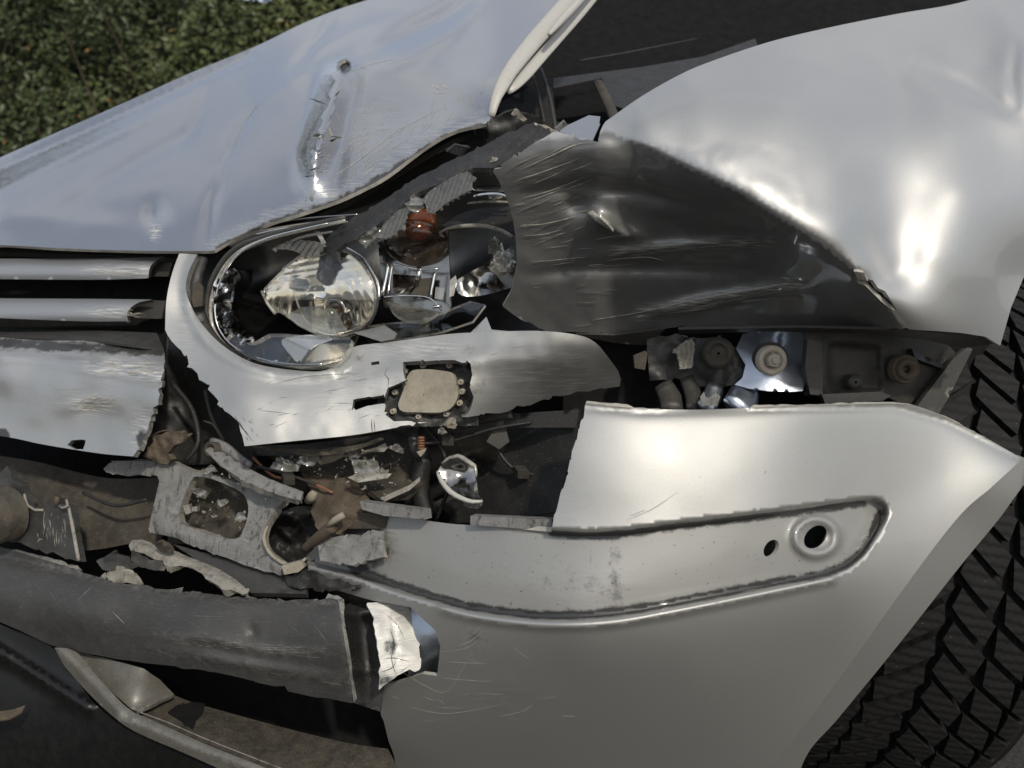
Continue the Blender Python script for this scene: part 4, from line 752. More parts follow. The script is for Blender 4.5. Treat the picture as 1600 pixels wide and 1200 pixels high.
# outer cavity
tube('cavity_rim', [(686, 364, 1.36), (700, 357, 1.355), (730, 353, 1.345), (760, 354, 1.335), (785, 361, 1.33), (802, 371, 1.325)], [2, 3.2, 3.6, 3.6, 3.4, 3], M['pale'], hl, n=8)
panel('cavity_hood', cr([(690, 352), (730, 330), (790, 322), (815, 325)], 8) + [(815, 368)] + cr([(790, 360), (750, 350), (700, 358)], 8), tps([(690, 352, 1.38), (790, 322, 1.38), (815, 368, 1.33), (700, 358, 1.37)]), M['black'], hl, res=8)
panel('chrome_bowl', cr([(712, 440), (735, 425), (765, 410), (790, 398), (812, 400), (812, 440), (790, 452), (750, 462), (722, 462), (713, 452)], 6, True), add(tps([(712, 440, 1.42), (790, 398, 1.38), (812, 430, 1.36), (750, 462, 1.42), (765, 430, 1.43)]), rough(.012, 40, 3)), M['darkchrome'], hl, res=5)
panel('broken_stem', jg([(766, 376), (780, 374), (784, 398), (800, 382), (812, 380), (800, 402), (806, 418), (800, 426), (780, 424), (770, 412), (772, 398)], 1.5, 6), add(flat(1.345), rough(.03, 18, 6)), M['glassy'], hl, res=4, thick=.01)
panel('trim_bar', [(736, 292), (770, 289), (800, 290), (800, 300), (736, 298)], flat(1.35), M['darkchrome'], hl, res=8, thick=.012)
tube('trim_bar', [(730, 318, 1.36), (760, 315, 1.35), (800, 316, 1.34)], 2, M['glassedge'], hl, n=8)
panel('trim_mirror', cr([(740, 308), (760, 304), (785, 305), (800, 316), (780, 317), (764, 310)], 5, True), flat(1.345, 0, .001, 0, 310), M['chrome'], hl, res=5)
panel('lens_shard', [(703, 438), (712, 430), (714, 438), (709, 462), (702, 464)], flat(1.37), M['glassedge'], hl, res=6)
panel('bracket_foot', [(735, 520), (760, 495), (768, 515), (800, 518), (798, 524), (735, 526)], flat(1.33), M['darkchrome'], hl, res=8)
# torn rubber strip with lens pieces still clinging to it
strip_f = add(tps([(510, 405, 1.37), (520, 368, 1.37), (600, 318, 1.345), (690, 262, 1.32), (760, 225, 1.32), (740, 258, 1.29), (620, 335, 1.31)]), rough(.012, 30, 3))
strip = panel('torn_strip', jg([(508, 408), (511, 372), (520, 362), (545, 345), (600, 312), (640, 285), (690, 258), (740, 235), (800, 205), (835, 190), (858, 200), (850, 216), (800, 246), (772, 262), (738, 262), (700, 280), (655, 300), (615, 332), (575, 362), (545, 378), (526, 392), (528, 408), (518, 416)], 2, 9), strip_f, M['black'], car, res=7, thick=.008, edge=M['blackrub'],
   attrs={'scuff': band([(560, 372), (640, 312), (740, 255), (850, 205)], 9, .8)})
tag(strip, 'torn black upper lamp strip hanging over the headlight')
panel('lens_piece', jg([(590, 371), (598, 352), (622, 328), (640, 322), (636, 342), (620, 366), (604, 373)], .8, 7), add(flat(1.315, -.0003, 0, 600), lambda x, y: .0009*np.sin((x+y*.35)*.9)), M['frost'], strip, res=2.6, thick=.008, edge=M['glassedge'])
panel('lens_piece', jg([(660, 312), (672, 298), (700, 280), (730, 267), (739, 275), (738, 296), (722, 304), (696, 318), (678, 334), (667, 332), (665, 320)], .8, 7), add(flat(1.295, -.0003, 0, 660), lambda x, y: .0009*np.sin((x+y*.35)*.9)), M['frost'], strip, res=2.6, thick=.008, edge=M['glassedge'])
panel('lens_piece', jg([(632, 318), (645, 306), (660, 310), (662, 325), (648, 332), (640, 328)], 2, 5), add(flat(1.30), rough(.006, 9, 5)), M['glassy'], strip, res=3, thick=.006)
panel('lens_piece', jg([(560, 378), (585, 352), (596, 358), (588, 372), (572, 386)], 2, 5), add(flat(1.325), rough(.006, 9, 6)), M['frost'], strip, res=3, thick=.006)
panel('lens_piece', jg([(762, 255), (775, 245), (786, 252), (778, 268), (770, 270)], 2, 5), add(flat(1.28), rough(.006, 9, 8)), M['pale'], strip, res=3, thick=.008)
for poly, d_, mt in ([[(762, 190), (800, 172), (840, 182), (862, 200), (840, 225), (800, 240), (768, 240)], 1.40, 'black'], [[(836, 196), (850, 195), (872, 206), (866, 214), (848, 210)], 1.30, 'pale'], [[(800, 180), (808, 170), (824, 186), (818, 190)], 1.36, 'pale'], [[(868, 200), (882, 190), (890, 200), (880, 208)], 1.26, 'grey'], [[(700, 238), (712, 225), (735, 232), (722, 245)], 1.34, 'black']):
    panel('crumpled_bit', jg(poly, 2.5, 7), add(flat(d_, .0003, .0005, poly[0][0], poly[0][1]), rough(.012, 30, int(d_*100))), M[mt], strip, res=5, thick=.006)

# ---- wreckage behind the bumper: structure, brackets, beams
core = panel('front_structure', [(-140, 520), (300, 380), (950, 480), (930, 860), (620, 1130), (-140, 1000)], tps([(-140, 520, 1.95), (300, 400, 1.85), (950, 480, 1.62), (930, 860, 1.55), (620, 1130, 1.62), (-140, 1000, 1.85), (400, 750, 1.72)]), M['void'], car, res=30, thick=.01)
panel('crash_beam', cr([(-140, 690), (0, 712), (60, 722), (130, 740), (180, 748), (250, 746)], 12) + [(262, 800), (250, 850)] + cr([(200, 850), (120, 860), (0, 840), (-140, 810)], 12), add(tps([(-140, 690, 1.70), (0, 712, 1.62), (130, 740, 1.56), (250, 746, 1.51), (250, 850, 1.50), (0, 840, 1.57), (-140, 810, 1.66), (100, 790, 1.52)]), rough(.012, 50, 4)), M['brown'], core, res=9, thick=.01)
panel('gap_liner', cr([(262, 520), (300, 560), (345, 620), (390, 690)], 10) + [(400, 720), (240, 730), (225, 690), (255, 600)], add(tps([(262, 520, 1.50), (390, 690, 1.42), (240, 730, 1.48), (255, 600, 1.50), (310, 640, 1.50)]), rough(.03, 60, 8)), M['black'], core, res=8)
panel('melted_bracket', jg([(222, 712), (240, 690), (236, 680), (262, 674), (296, 682), (288, 690), (272, 696), (262, 708), (268, 718), (262, 726), (245, 722)], 2.5, 6), add(flat(1.40, -.0004, 0, 222), rough(.03, 22, 2)), M['rust'], core, res=4, thick=.008)
tube('wire', [(318, 658, 1.42), (332, 662, 1.41), (345, 680, 1.40), (354, 700, 1.39)], [1.5, 2, 1.6], M['rust'], core, n=6)
tube('wire', [(236, 680, 1.40), (262, 672, 1.395), (282, 682, 1.39), (300, 690, 1.39)], 1.3, M['rust'], core, n=6)
# black bracket at the far left
br_f = add(tps([(-60, 740, 1.50), (40, 760, 1.46), (110, 790, 1.415), (123, 875, 1.40), (0, 840, 1.47), (60, 800, 1.44)]), crease([(20, 760), (30, 840)], .02, 10), crease([(70, 800), (72, 850)], -.006, 4), rough(.008, 30, 4))
br = panel('black_bracket', [(-60, 735), (0, 742), (10, 728), (16, 735), (18, 748), (35, 756), (38, 775), (43, 790), (55, 797), (68, 797)] + [(70, 785), (82, 786), (86, 776), (94, 778), (92, 788), (104, 788), (112, 796), (118, 840), (124, 878)] + jg([(110, 873), (60, 858), (20, 846), (-60, 835)], 3, 9), br_f, M['blackrub'], core, res=5, thick=.012, edge=M['blackrub'])
tube('bracket_edge', [(107, 790, 1.408), (112, 815, 1.402), (118, 848, 1.396), (123, 876, 1.392)], [2, 3, 3, 3], M['pale'], br, n=8)
tube('bracket_edge', [(38, 772, 1.45), (43, 790, 1.445), (55, 797, 1.44), (68, 797, 1.435)], [2, 2.5, 2], M['pale'], br, n=8)
tube('bracket_loop', [(92, 790, 1.42), (98, 794, 1.405), (106, 790, 1.40), (104, 781, 1.405)], 2.2, M['pale'], br, n=8)
tube('bracket_pin', [(88, 789, 1.42), (90, 776, 1.42)], 4, M['rust'], br, n=8)
lathe('round_mount', P(-14, 808, 1.42), (-.3, -1, .1), [(.045, -.03), (.045, 0), (.04, .006), (.01, .009)], M['brown'], core, n=30)
scratches('scratches', br_f, [([(70, 798), (68, 815), (70, 830)], 2.0), ([(58, 848), (62, 842), (68, 844)], 2), ([(85, 840), (86, 855)], 1.6), ([(92, 838), (93, 850)], 1.2), ([(78, 812), (79, 825)], 1.2)] + rand_strokes([(50, 800), (110, 800), (118, 860), (60, 850)], 22, 88, 6, 6, 22, .5, 1.3), M['scratch'], br)
# grey A-shaped bracket
ab_out = jg([(162, 733), (174, 720)], 2, 5) + [(225, 720), (270, 721), (290, 733), (308, 738)] + jg([(310, 738), (330, 742), (392, 762), (448, 778), (430, 795)], 2, 7) + cr([(430, 797), (414, 822), (411, 845), (424, 866), (440, 880)], 6) + jg([(442, 882), (437, 899), (380, 882), (330, 864), (280, 842), (234, 832)], 1.5, 8) + [(232, 826), (240, 790), (249, 752), (246, 744)] + jg([(240, 742), (200, 744), (166, 738)], 2, 7)
ab_hole = cr([(298, 752), (303, 745), (330, 748), (370, 765), (384, 778), (388, 800), (380, 828), (368, 842), (330, 836), (292, 822), (281, 814), (279, 804), (288, 775)], 6, True)
ab_f = add(tps([(162, 730, 1.45), (270, 720, 1.40), (232, 828, 1.41), (330, 862, 1.36), (440, 898, 1.30), (440, 780, 1.345), (390, 770, 1.365), (300, 740, 1.39)]), rough(.006, 35, 3), crease([(240, 832), (330, 862), (438, 898)], .008, 6, True, False))
ab = panel('bracket', ab_out, ab_f, M['grey'], core, res=6, thick=.016, holes=[ab_hole], edge=M['pale'])
tag(ab, 'dirty grey bracket with a window opening')
scratches('scratches', ab_f, rand_strokes([(250, 755), (285, 755), (275, 815), (240, 825)], 14, 110, 20, 5, 22, .6, 1.6) + rand_strokes([(300, 845), (420, 880), (430, 870), (320, 835)], 18, 110, 20, 4, 14, .8, 2), M['scratchdim'], ab)
panel('pocket', [(262, 730), (400, 730), (400, 850), (262, 850)], add(tps([(262, 730, 1.50), (400, 730, 1.46), (400, 850, 1.42), (262, 850, 1.46)]), rough(.02, 40, 7)), M['brown'], core, res=10)
panel('strut', jg([(320, 703), (330, 698), (345, 706), (400, 738), (440, 756), (474, 768), (469, 782), (430, 772), (385, 754), (345, 728)], 1.5, 8), add(tps([(320, 703, 1.37), (400, 742, 1.33), (474, 770, 1.295), (345, 728, 1.345)]), crease([(325, 703), (400, 745), (470, 772)], -.006, 5, True, False), rough(.006, 18, 4)), M['grey'], core, res=5, thick=.012, edge=M['pale'])
tube('strut', [(330, 692, 1.39), (352, 700, 1.375), (376, 718, 1.36), (392, 728, 1.35)], [9, 9, 7, 6], M['grey'], core, n=8, flatten=.6)
lathe('strut_eye', P(328, 702, 1.365), (-.4, -1, .3), [(.012, -.02), (.012, .0), (.008, .001), (.007, -.01), (.002, -.01)], M['brown'], core, n=16)
# dark pit with broken tube
panel('pit', cr([(405, 830), (430, 805), (470, 790), (500, 800), (505, 840), (490, 875), (455, 890), (425, 880)], 6, True), add(tps([(405, 830, 1.40), (500, 800, 1.38), (455, 890, 1.35), (455, 840, 1.44)]), rough(.04, 20, 4)), M['black'], core, res=5)
tube('pit_edge', [(418, 822, 1.325), (412, 840, 1.32), (420, 862, 1.315), (440, 879, 1.305), (462, 884, 1.295), (478, 872, 1.295)], [2, 3.4, 3.2, 3, 3.5, 2], M['beige'], core, n=8)
panel('pit_foot', [(440, 884), (470, 876), (476, 886), (466, 894), (444, 898)], flat(1.285), M['beige'], core, res=6, thick=.012)
rp_f = add(tps([(478, 735, 1.40), (560, 745, 1.36), (585, 780, 1.33), (545, 835, 1.30), (495, 845, 1.31), (500, 780, 1.34), (530, 790, 1.30)]), rough(.02, 30, 9))
rp = panel('rusty_bracket', jg([(470, 738), (500, 732), (530, 742), (560, 752), (582, 768), (575, 792), (560, 806), (548, 822), (530, 834), (505, 836), (492, 822), (486, 800), (490, 780), (484, 762)], 2, 8), rp_f, M['rust'], core, res=5, thick=.01)
panel('dirty_tongue', jg([(494, 832), (520, 840), (552, 834), (600, 830), (600, 870), (540, 882), (500, 876)], 3, 8), add(tps([(494, 832, 1.315), (600, 830, 1.275), (600, 870, 1.26), (500, 876, 1.30)]), rough(.004, 20, 2)), M['grey'], core, res=5, thick=.008, edge=M['pale'])
tube('broken_tube', [(475, 858, 1.33), (500, 838, 1.30), (520, 822, 1.285)], [6, 9, 10], M['rust'], core, n=10)
tube('broken_tube', [(512, 822, 1.28), (524, 812, 1.275), (538, 804, 1.275)], [4, 6, 5], M['beige'], core, n=10)
tube('broken_tube', [(482, 782, 1.33), (488, 775, 1.32), (492, 768, 1.32)], [7, 8, 5], M['beige'], core, n=10)
# dusty shelf
panel('dusty_shelf', jg([(400, 700), (480, 694), (560, 690), (640, 672), (670, 700), (672, 745), (640, 772), (596, 782), (560, 750), (470, 730)], 2, 10), add(tps([(400, 700, 1.45), (560, 690, 1.46), (660, 680, 1.45), (670, 745, 1.36), (596, 782, 1.30), (470, 730, 1.38)]), rough(.02, 40, 11)), M['brown'], core, res=7, thick=.008)
panel('shelf_edge', [(594, 778), (640, 758), (656, 745), (656, 752), (640, 766), (600, 784)], flat(1.30), M['pale'], core, res=6, thick=.006)
panel('shelf_edge', cr([(390, 696), (470, 702), (540, 698), (600, 686), (545, 706), (490, 712), (440, 706)], 8, True), add(flat(1.33, -.0003, 0, 400), rough(.02, 30, 5)), M['brown'], core, res=6)
panel('dark_seam', [(384, 698), (470, 694), (560, 684), (640, 668), (770, 648), (905, 640), (900, 668), (760, 668), (640, 690), (560, 700), (470, 712), (392, 712)], flat(1.40, -.0002, 0, 400), M['black'], core, res=10)
for pts, r_, mt in ([[(640, 790, 1.50), (720, 745, 1.45), (800, 700, 1.40), (905, 648, 1.33)], 12, 'black'], [[(660, 800, 1.48), (760, 755, 1.43), (840, 700, 1.37), (900, 662, 1.33)], 8, 'blackrub'], [[(700, 800, 1.45), (780, 760, 1.42), (900, 690, 1.36)], 14, 'black'], [[(672, 690, 1.36), (740, 660, 1.33), (800, 648, 1.30)], 6, 'darkmetal'], [[(660, 715, 1.36), (655, 760, 1.36), (668, 805, 1.36)], 16, 'black'], [[(645, 668, 1.33), (648, 700, 1.32), (660, 716, 1.32)], 10, 'black'], [[(690, 700, 1.40), (740, 690, 1.40), (790, 712, 1.42)], 26, 'brown']):
    tube('hose', pts, r_, M[mt], core, n=10)
panel('side_plate', [(800, 660), (905, 645), (890, 720), (868, 800), (780, 815), (700, 818), (720, 780)], add(tps([(800, 660, 1.40), (905, 645, 1.32), (868, 800, 1.28), (700, 818, 1.42)]), rough(.01, 60, 5)), M['black'], core, res=10)
panel('wedge', [(760, 690), (785, 650), (796, 690), (780, 702)], flat(1.32), M['darkmetal'], core, res=8, thick=.02)
tg = tube('threaded_bolt', [(658, 682, 1.29), (658, 690, 1.29), (658, 704, 1.29)], 4.2, M['copper'], core, n=10)
for k in range(5): tube('bolt_thread', [(653, 684+k*4, 1.288), (658, 685+k*4, 1.284), (663, 684+k*4, 1.288)], 1.6, M['copper'], core, n=6)
for pts, r_, mt in ([[(655, 662, 1.34), (690, 700, 1.33), (700, 760, 1.34), (680, 815, 1.36)], 3.2, 'black'], [[(600, 668, 1.36), (640, 690, 1.33), (700, 690, 1.32), (770, 670, 1.31), (830, 660, 1.31)], 2.6, 'black'], [[(770, 690, 1.35), (800, 730, 1.34), (850, 740, 1.33), (880, 700, 1.32)], 3.0, 'black'],
                    [[(395, 715, 1.37), (430, 745, 1.36), (470, 748, 1.35), (520, 770, 1.33)], 2.2, 'copper'], [[(380, 725, 1.37), (440, 738, 1.35), (500, 760, 1.34)], 2.6, 'black'], [[(270, 600, 1.45), (300, 640, 1.43), (310, 690, 1.41), (290, 720, 1.41)], 4, 'black'], [[(320, 610, 1.44), (330, 650, 1.42), (350, 690, 1.40)], 3, 'blackrub'], [[(130, 770, 1.47), (180, 790, 1.45), (230, 780, 1.44)], 2.6, 'black']):
    tube('cable', pts, r_, M[mt], core, n=8)
for (x, y, d_) in ((700, 690, 1.31), (452, 752, 1.33), (818, 742, 1.32)):
    panel('connector', [(x-9, y-6), (x+9, y-6), (x+9, y+6), (x-9, y+6)], flat(d_, .0004, .0004, x, y), M['darkmetal'], core, res=6, thick=.02)
# pale broken bar and neighbouring fragments
panel('broken_bar', jg([(201, 852), (206, 844), (222, 843), (262, 858), (300, 872), (335, 886), (368, 905), (390, 922)], 1.5, 8) + jg([(385, 928), (352, 922), (318, 900), (300, 888), (282, 884), (262, 884), (230, 868), (204, 860)], 2, 7), add(tps([(201, 850, 1.42), (300, 880, 1.36), (390, 925, 1.29), (300, 870, 1.375)]), crease([(205, 850), (300, 880), (385, 922)], -.012, 8, False, False), rough(.004, 20, 5)), M['pale'], core, res=4, thick=.012)
panel('dark_beam', [(270, 850), (330, 866), (440, 900), (478, 905), (478, 928), (392, 926), (330, 890)], tps([(270, 850, 1.41), (478, 905, 1.31), (478, 928, 1.29), (330, 890, 1.36)]), M['blackrub'], core, res=8, thick=.01)
for poly, mt in ([[(205, 862), (225, 872), (262, 884), (250, 892), (222, 888), (205, 876)], 'darkmetal'], [[(150, 876), (180, 862), (200, 872), (215, 885), (200, 892), (160, 890)], 'blackrub'], [[(165, 900), (178, 885), (200, 888), (212, 902), (220, 915), (190, 912), (172, 910)], 'pale'], [[(240, 850), (262, 852), (270, 862), (250, 862)], 'brown'], [[(445, 900), (476, 890), (520, 905), (560, 918), (500, 925), (450, 915)], 'black']):
    panel('crumpled_scrap', jg(poly, 3, 6), add(flat(1.375, -.0003, 0, 200), rough(.012, 22, len(poly))), M[mt], core, res=4, thick=.006)

# ---- black lower insert, intake and apron
in_f = add(tps([(-120, 840, 1.52), (0, 858, 1.46), (120, 890, 1.40), (300, 922, 1.325), (520, 938, 1.255), (-120, 900, 1.49), (0, 930, 1.415), (120, 960, 1.355), (300, 980, 1.285), (530, 1000, 1.225), (80, 1008, 1.40), (225, 1035, 1.34), (440, 1075, 1.275), (550, 1095, 1.25), (-120, 960, 1.50)]),
    crease([(-120, 860), (0, 868), (120, 895), (200, 912), (300, 925), (520, 940)], .014, 7, True, False), crease([(240, 990), (340, 1000), (420, 1018), (500, 1018)], -.006, 8, False), crease([(230, 1010), (400, 1040), (540, 1062)], -.008, 7, False), crease([(392, 975), (398, 1000)], .010, 5), rough(.004, 70, 3))
ins = panel('bumper_insert', cr([(-120, 838), (0, 856), (60, 872), (120, 890)], 10) + jg([(122, 891), (165, 905), (200, 912), (250, 920), (330, 928), (400, 934), (460, 937), (520, 935)], 2, 6) + [(528, 938)] + cr([(530, 945), (535, 980), (545, 1040), (553, 1098)], 8) + jg([(548, 1098), (500, 1090), (450, 1080), (445, 1072), (430, 1072), (380, 1060), (330, 1050), (225, 1036), (130, 1020)], 1.2, 12) + cr([(125, 1019), (80, 1008), (30, 985), (-120, 920)], 10), in_f, M['blackrub'], car, res=7, thick=.010, edge=M['grey'],
    attrs={'scuff': asum(band([(60, 880), (120, 892), (200, 914), (300, 927), (520, 941)], 7, .9), band([(240, 990), (340, 1002), (430, 1022), (510, 1020)], 9, .6), band([(230, 1015), (400, 1045), (540, 1068)], 7, .6), band([(532, 950), (552, 1095)], 5, .9))})
tag(ins, 'black scraped lower bumper insert')
scratches('scratches', in_f, rand_strokes([(60, 900), (300, 930), (520, 945), (540, 1080), (330, 1045), (100, 980)], 34, 10, 20, 8, 60, .3, .9) + rand_strokes([(240, 985), (420, 1005), (520, 1010), (500, 1030), (260, 1005)], 60, 8, 6, 10, 60, .5, 1.5) + [([(490, 975), (505, 995), (515, 1010)], 1.2), ([(175, 955), (195, 975)], 3), ([(500, 1065), (535, 1070)], 1.6), ([(120, 940), (130, 930), (145, 915)], 1.2)], M['scratchdim'], ins)
panel('insert_post', [(524, 945), (576, 940), (592, 985), (602, 1050), (594, 1112), (552, 1098), (540, 1020)], add(tps([(524, 945, 1.34), (576, 940, 1.32), (602, 1050, 1.31), (552, 1098, 1.31)]), crease([(530, 960), (580, 958)], -.012, 9, False), crease([(545, 1050), (600, 1045)], -.008, 5), crease([(560, 965), (575, 1090)], -.012, 14, False)), M['black'], car, res=7, attrs={'scuff': asum(blob(550, 962, 22, 5, .8), blob(560, 1040, 22, 9, .8))})
# intake mouth
intk = panel('lower_intake', [(80, 1000), (620, 1080), (640, 1290), (80, 1290)], tps([(80, 1000, 1.62), (620, 1080, 1.48), (640, 1290, 1.45), (80, 1290, 1.55)]), M['void'], car, res=24)
floor_f = add(tps([(270, 1085, 1.42), (440, 1135, 1.37), (605, 1172, 1.32), (215, 1112, 1.36), (330, 1160, 1.31), (440, 1200, 1.27), (620, 1200, 1.29), (620, 1290, 1.22), (300, 1290, 1.24)]), rough(.006, 60, 2))
panel('intake_floor', cr([(272, 1086), (310, 1100), (440, 1136), (540, 1160), (606, 1170)], 9) + [(622, 1200), (628, 1290), (560, 1290), (420, 1203), (330, 1165), (230, 1122), (216, 1112)], floor_f, M['brown'], intk, res=8, thick=.008)
panel('dark_tear', jg([(262, 1112), (280, 1100), (320, 1098), (318, 1110), (305, 1125), (300, 1138), (285, 1126)], 2, 6), add(floor_f, flat(-.004)), M['void'], intk, res=6)
tri = panel('intake_cheek', cr([(118, 1018), (170, 1030), (225, 1045)], 9) + [(250, 1062), (272, 1085), (240, 1100), (214, 1111), (205, 1108), (160, 1068)], add(tps([(118, 1018, 1.40), (225, 1045, 1.36), (272, 1085, 1.40), (210, 1111, 1.345), (160, 1068, 1.37)]), crease([(275, 1085), (212, 1112)], -.012, 5, True, False)), M['frame'], intk, res=6, thick=.006, attrs={'grime': lambda x, y: np.full(len(x), .75), 'scuff': asum(blob(214, 1108, 14, 8, 1), band([(272, 1087), (214, 1112)], 4, .6))})
fr_f = add(tps([(85, 1014, 1.385), (120, 1020, 1.375), (200, 1108, 1.315), (150, 1095, 1.345), (240, 1135, 1.285), (190, 1135, 1.31), (420, 1202, 1.20), (380, 1215, 1.205), (500, 1250, 1.16)]), crease([(100, 1020), (150, 1070), (195, 1120), (300, 1165), (440, 1215)], -.014, 12, False, False))
panel('intake_frame', cr([(85, 1012), (118, 1018), (160, 1066), (202, 1108), (240, 1126), (330, 1166), (430, 1206), (540, 1260)], 9) + cr([(500, 1275), (400, 1228), (300, 1182), (215, 1145), (180, 1122), (140, 1085), (100, 1040)], 9), fr_f, M['frame'], intk, res=6, thick=.008, attrs={'grime': lambda x, y: np.full(len(x), .8), 'scuff': asum(blob(196, 1122, 16, 12, 1), band([(200, 1125), (330, 1180), (420, 1215)], 6, .5))})
tube('frame_seam', [(216, 1112, 1.33), (260, 1128, 1.305), (330, 1158, 1.27), (450, 1205, 1.22)], .9, M['pale'], intk, n=6)
ap = panel('lower_lip', cr([(-140, 910), (0, 975), (60, 1000), (90, 1020), (140, 1090), (180, 1128), (220, 1152), (330, 1205), (480, 1285)], 12) + [(480, 1330), (-140, 1330)], add(tps([(-140, 910, 1.50), (0, 985, 1.44), (90, 1020, 1.41), (180, 1130, 1.33), (330, 1205, 1.25), (-140, 1050, 1.46), (0, 1120, 1.42), (150, 1230, 1.36), (300, 1300, 1.33), (-140, 1330, 1.50)]), crease([(-140, 930), (0, 1018), (70, 1062), (138, 1106)], -.022, 9, False, False)), M['lip'], car, res=9, thick=.01)
tag(ap, 'black plastic lip under the bumper')

# ---- wheel with directional winter tread
TR, TW = .56, .205; YAW = R(-5); LEAN = R(9)
tc = np.array([.728, 1.865, .575]); ax = np.array([math.cos(YAW)*math.cos(LEAN), math.sin(YAW)*math.cos(LEAN), -math.sin(LEAN)]); fw = np.array([math.sin(YAW), -math.cos(YAW), 0]); upv = np.cross(ax, fw)*-1; upv = upv*np.sign(upv[2])
def tp(v, th, r_):   # v across the tread (-1..1), th angle around the axle, 0 = facing forward
    drop = .018*abs(v)**3 + (.03*(abs(v)-.9)/.1 if abs(v) > .9 else 0)
    rr = r_-drop; return (tc+ax*v*TW+(fw*math.cos(th)+upv*math.sin(th))*rr)*S
V, F, UV = [], [], []; nth = 96; vs = [-1.08, -1.06, -1.0, -.9, -.6, -.3, 0, .3, .6, .9, 1.0, 1.06, 1.08]; rs = [TR-.18, TR-.07, TR-.03] + [TR-.019]*7 + [TR-.03, TR-.07, TR-.18]
for i in range(nth):
    for v, r_ in zip(vs, rs):
        th = 2*math.pi*i/nth
        if abs(v) <= .9: V.append(tp(v, th, r_))
        else: V.append((tc+ax*v*TW+(fw*math.cos(th)+upv*math.sin(th))*r_)*S)
        UV.append((v*TW*S, .5))
m_ = len(vs)
for i in range(nth):
    for j in range(m_-1): F.append([i*m_+j, i*m_+j+1, ((i+1) % nth)*m_+j+1, ((i+1) % nth)*m_+j])
wheel = build('wheel', V, F, M['rubber'], car, uv=UV)
tag(wheel, 'wheel with a black directional winter tyre')
NP = 62; pitch = 2*math.pi/NP
def gcurve(a):   # how far an arm of the chevron has fallen (in pitches) at |v| = a
    return -(2.7*a**.85)
def block(a0, a1, sgn, k, gw, name, tilt=0):
    """one tread block between chevron grooves k and k+1, |v| from a0 to a1 on side sgn"""
    na, nb = 4, 3; Vt, Vb = [], []; uv = []
    for ia in range(na+1):
        for ib in range(nb+1):
            t = ib/nb; a = a0+(a1-a0)*ia/na + tilt*(t-.5)
            u = k + gw + (1-2*gw)*t + gcurve(max(a, 0)) + (0 if sgn > 0 else .5)
            th = u*pitch; Vt.append(tp(sgn*a, th, TR)); Vb.append(tp(sgn*a, th, TR-.022)); uv.append((a*TW*S, th*TR*S*1.0))
    n1 = (na+1)*(nb+1); idx = lambda i, j: i*(nb+1)+j; F = []
    for i in range(na):
        for j in range(nb):
            q = [idx(i, j), idx(i+1, j), idx(i+1, j+1), idx(i, j+1)]; F.append(q if sgn > 0 else q[::-1])
    nt_ = len(F); ringi = [idx(i, 0) for i in range(na+1)] + [idx(na, j) for j in range(1, nb+1)] + [idx(i, nb) for i in range(na-1, -1, -1)] + [idx(0, j) for j in range(nb-1, 0, -1)]
    base = len(Vt)+len(Vb); WV = []; WUV = []
    for a, b in zip(ringi, ringi[1:]+ringi[:1]):
        s_ = base+len(WV); WV += [Vt[a], Vt[b], Vb[b], Vb[a]]; WUV += [uv[a], uv[b], uv[b], uv[a]]; q = [s_, s_+3, s_+2, s_+1]; F.append(q if sgn > 0 else q[::-1])
    return build(name, np.array(Vt+Vb+WV), F, M['rubber'], wheel, smooth=lambda i: i < nt_, uv=uv+uv+WUV)
for k in range(NP):
    ang = (k*pitch + math.pi) % (2*math.pi) - math.pi
    if not (-1.25 < ang < 1.9): continue       # only the arc of tyre that can be seen
    for sgn in (-1, 1):
        block(.03, .34, sgn, k, .125, 'tread_block', .04); block(.40, .68, sgn, k, .125, 'tread_block', -.04); block(.73, 1.0, sgn, k, .105, 'tread_block', 0)

# ------------------------------------------------------------------ loose debris lying in the wreck
def loose(name, label, poly, f, mat, edge, res=5, thick=.008, cat='shard', group=None):
    o = panel(name, poly, f, mat, None, res=res, thick=thick, edge=edge); return tag(o, label, cat, group)
sh = loose('reflector_shard', 'dark mirrored reflector shard with a pale broken rim leaning in the bumper gap', jg([(684, 736), (691, 724), (700, 715), (715, 712), (728, 720), (738, 722), (743, 735), (745, 755), (748, 774), (755, 781), (748, 784), (733, 783), (712, 772), (696, 754)], 1.2, 6),
    add(tps([(684, 736, 1.305), (715, 712, 1.30), (748, 774, 1.28), (733, 783, 1.265), (720, 750, 1.30)]), rough(.006, 20, 3)), M['darkchrome'], M['glassedge'], 5, .012, 'reflector shard')
tube('rim', [(683, 737, 1.30), (690, 752, 1.288), (704, 769, 1.272), (722, 779, 1.262), (738, 784, 1.257), (754, 783, 1.257)], [2, 4, 4.5, 4, 3.5, 2], M['flange'], sh, n=8)
tube('rim', [(690, 724, 1.295), (702, 715, 1.29), (716, 712, 1.287), (730, 720, 1.283), (742, 728, 1.28), (744, 745, 1.275)], [2, 3, 4, 4, 3, 1.5], M['glassedge'], sh, n=8)
loose('lens_shard', 'large clear lens shard standing upright on the dusty shelf', [(548, 718), (590, 720), (595, 738), (594, 742), (556, 744)], add(flat(1.30), rough(.012, 14, 2)), M['glassy'], M['glassedge'], 4, .012, 'lens shard')
loose('lens_shard', 'flat pale shard lying at the foot of the upright lens shard', [(543, 746), (560, 740), (594, 741), (612, 740), (606, 747), (560, 754)], add(flat(1.29), rough(.006, 14, 3)), M['glassedge'], M['pale'], 5, .012, 'lens shard')
loose('lens_shard', 'beige wedge-shaped shard tilted on the shelf', [(500, 727), (508, 712), (524, 709), (536, 714), (520, 722)], flat(1.315, 0, .0016, 0, 715), M['beige'], M['pale'], 5, .012, 'lens shard')
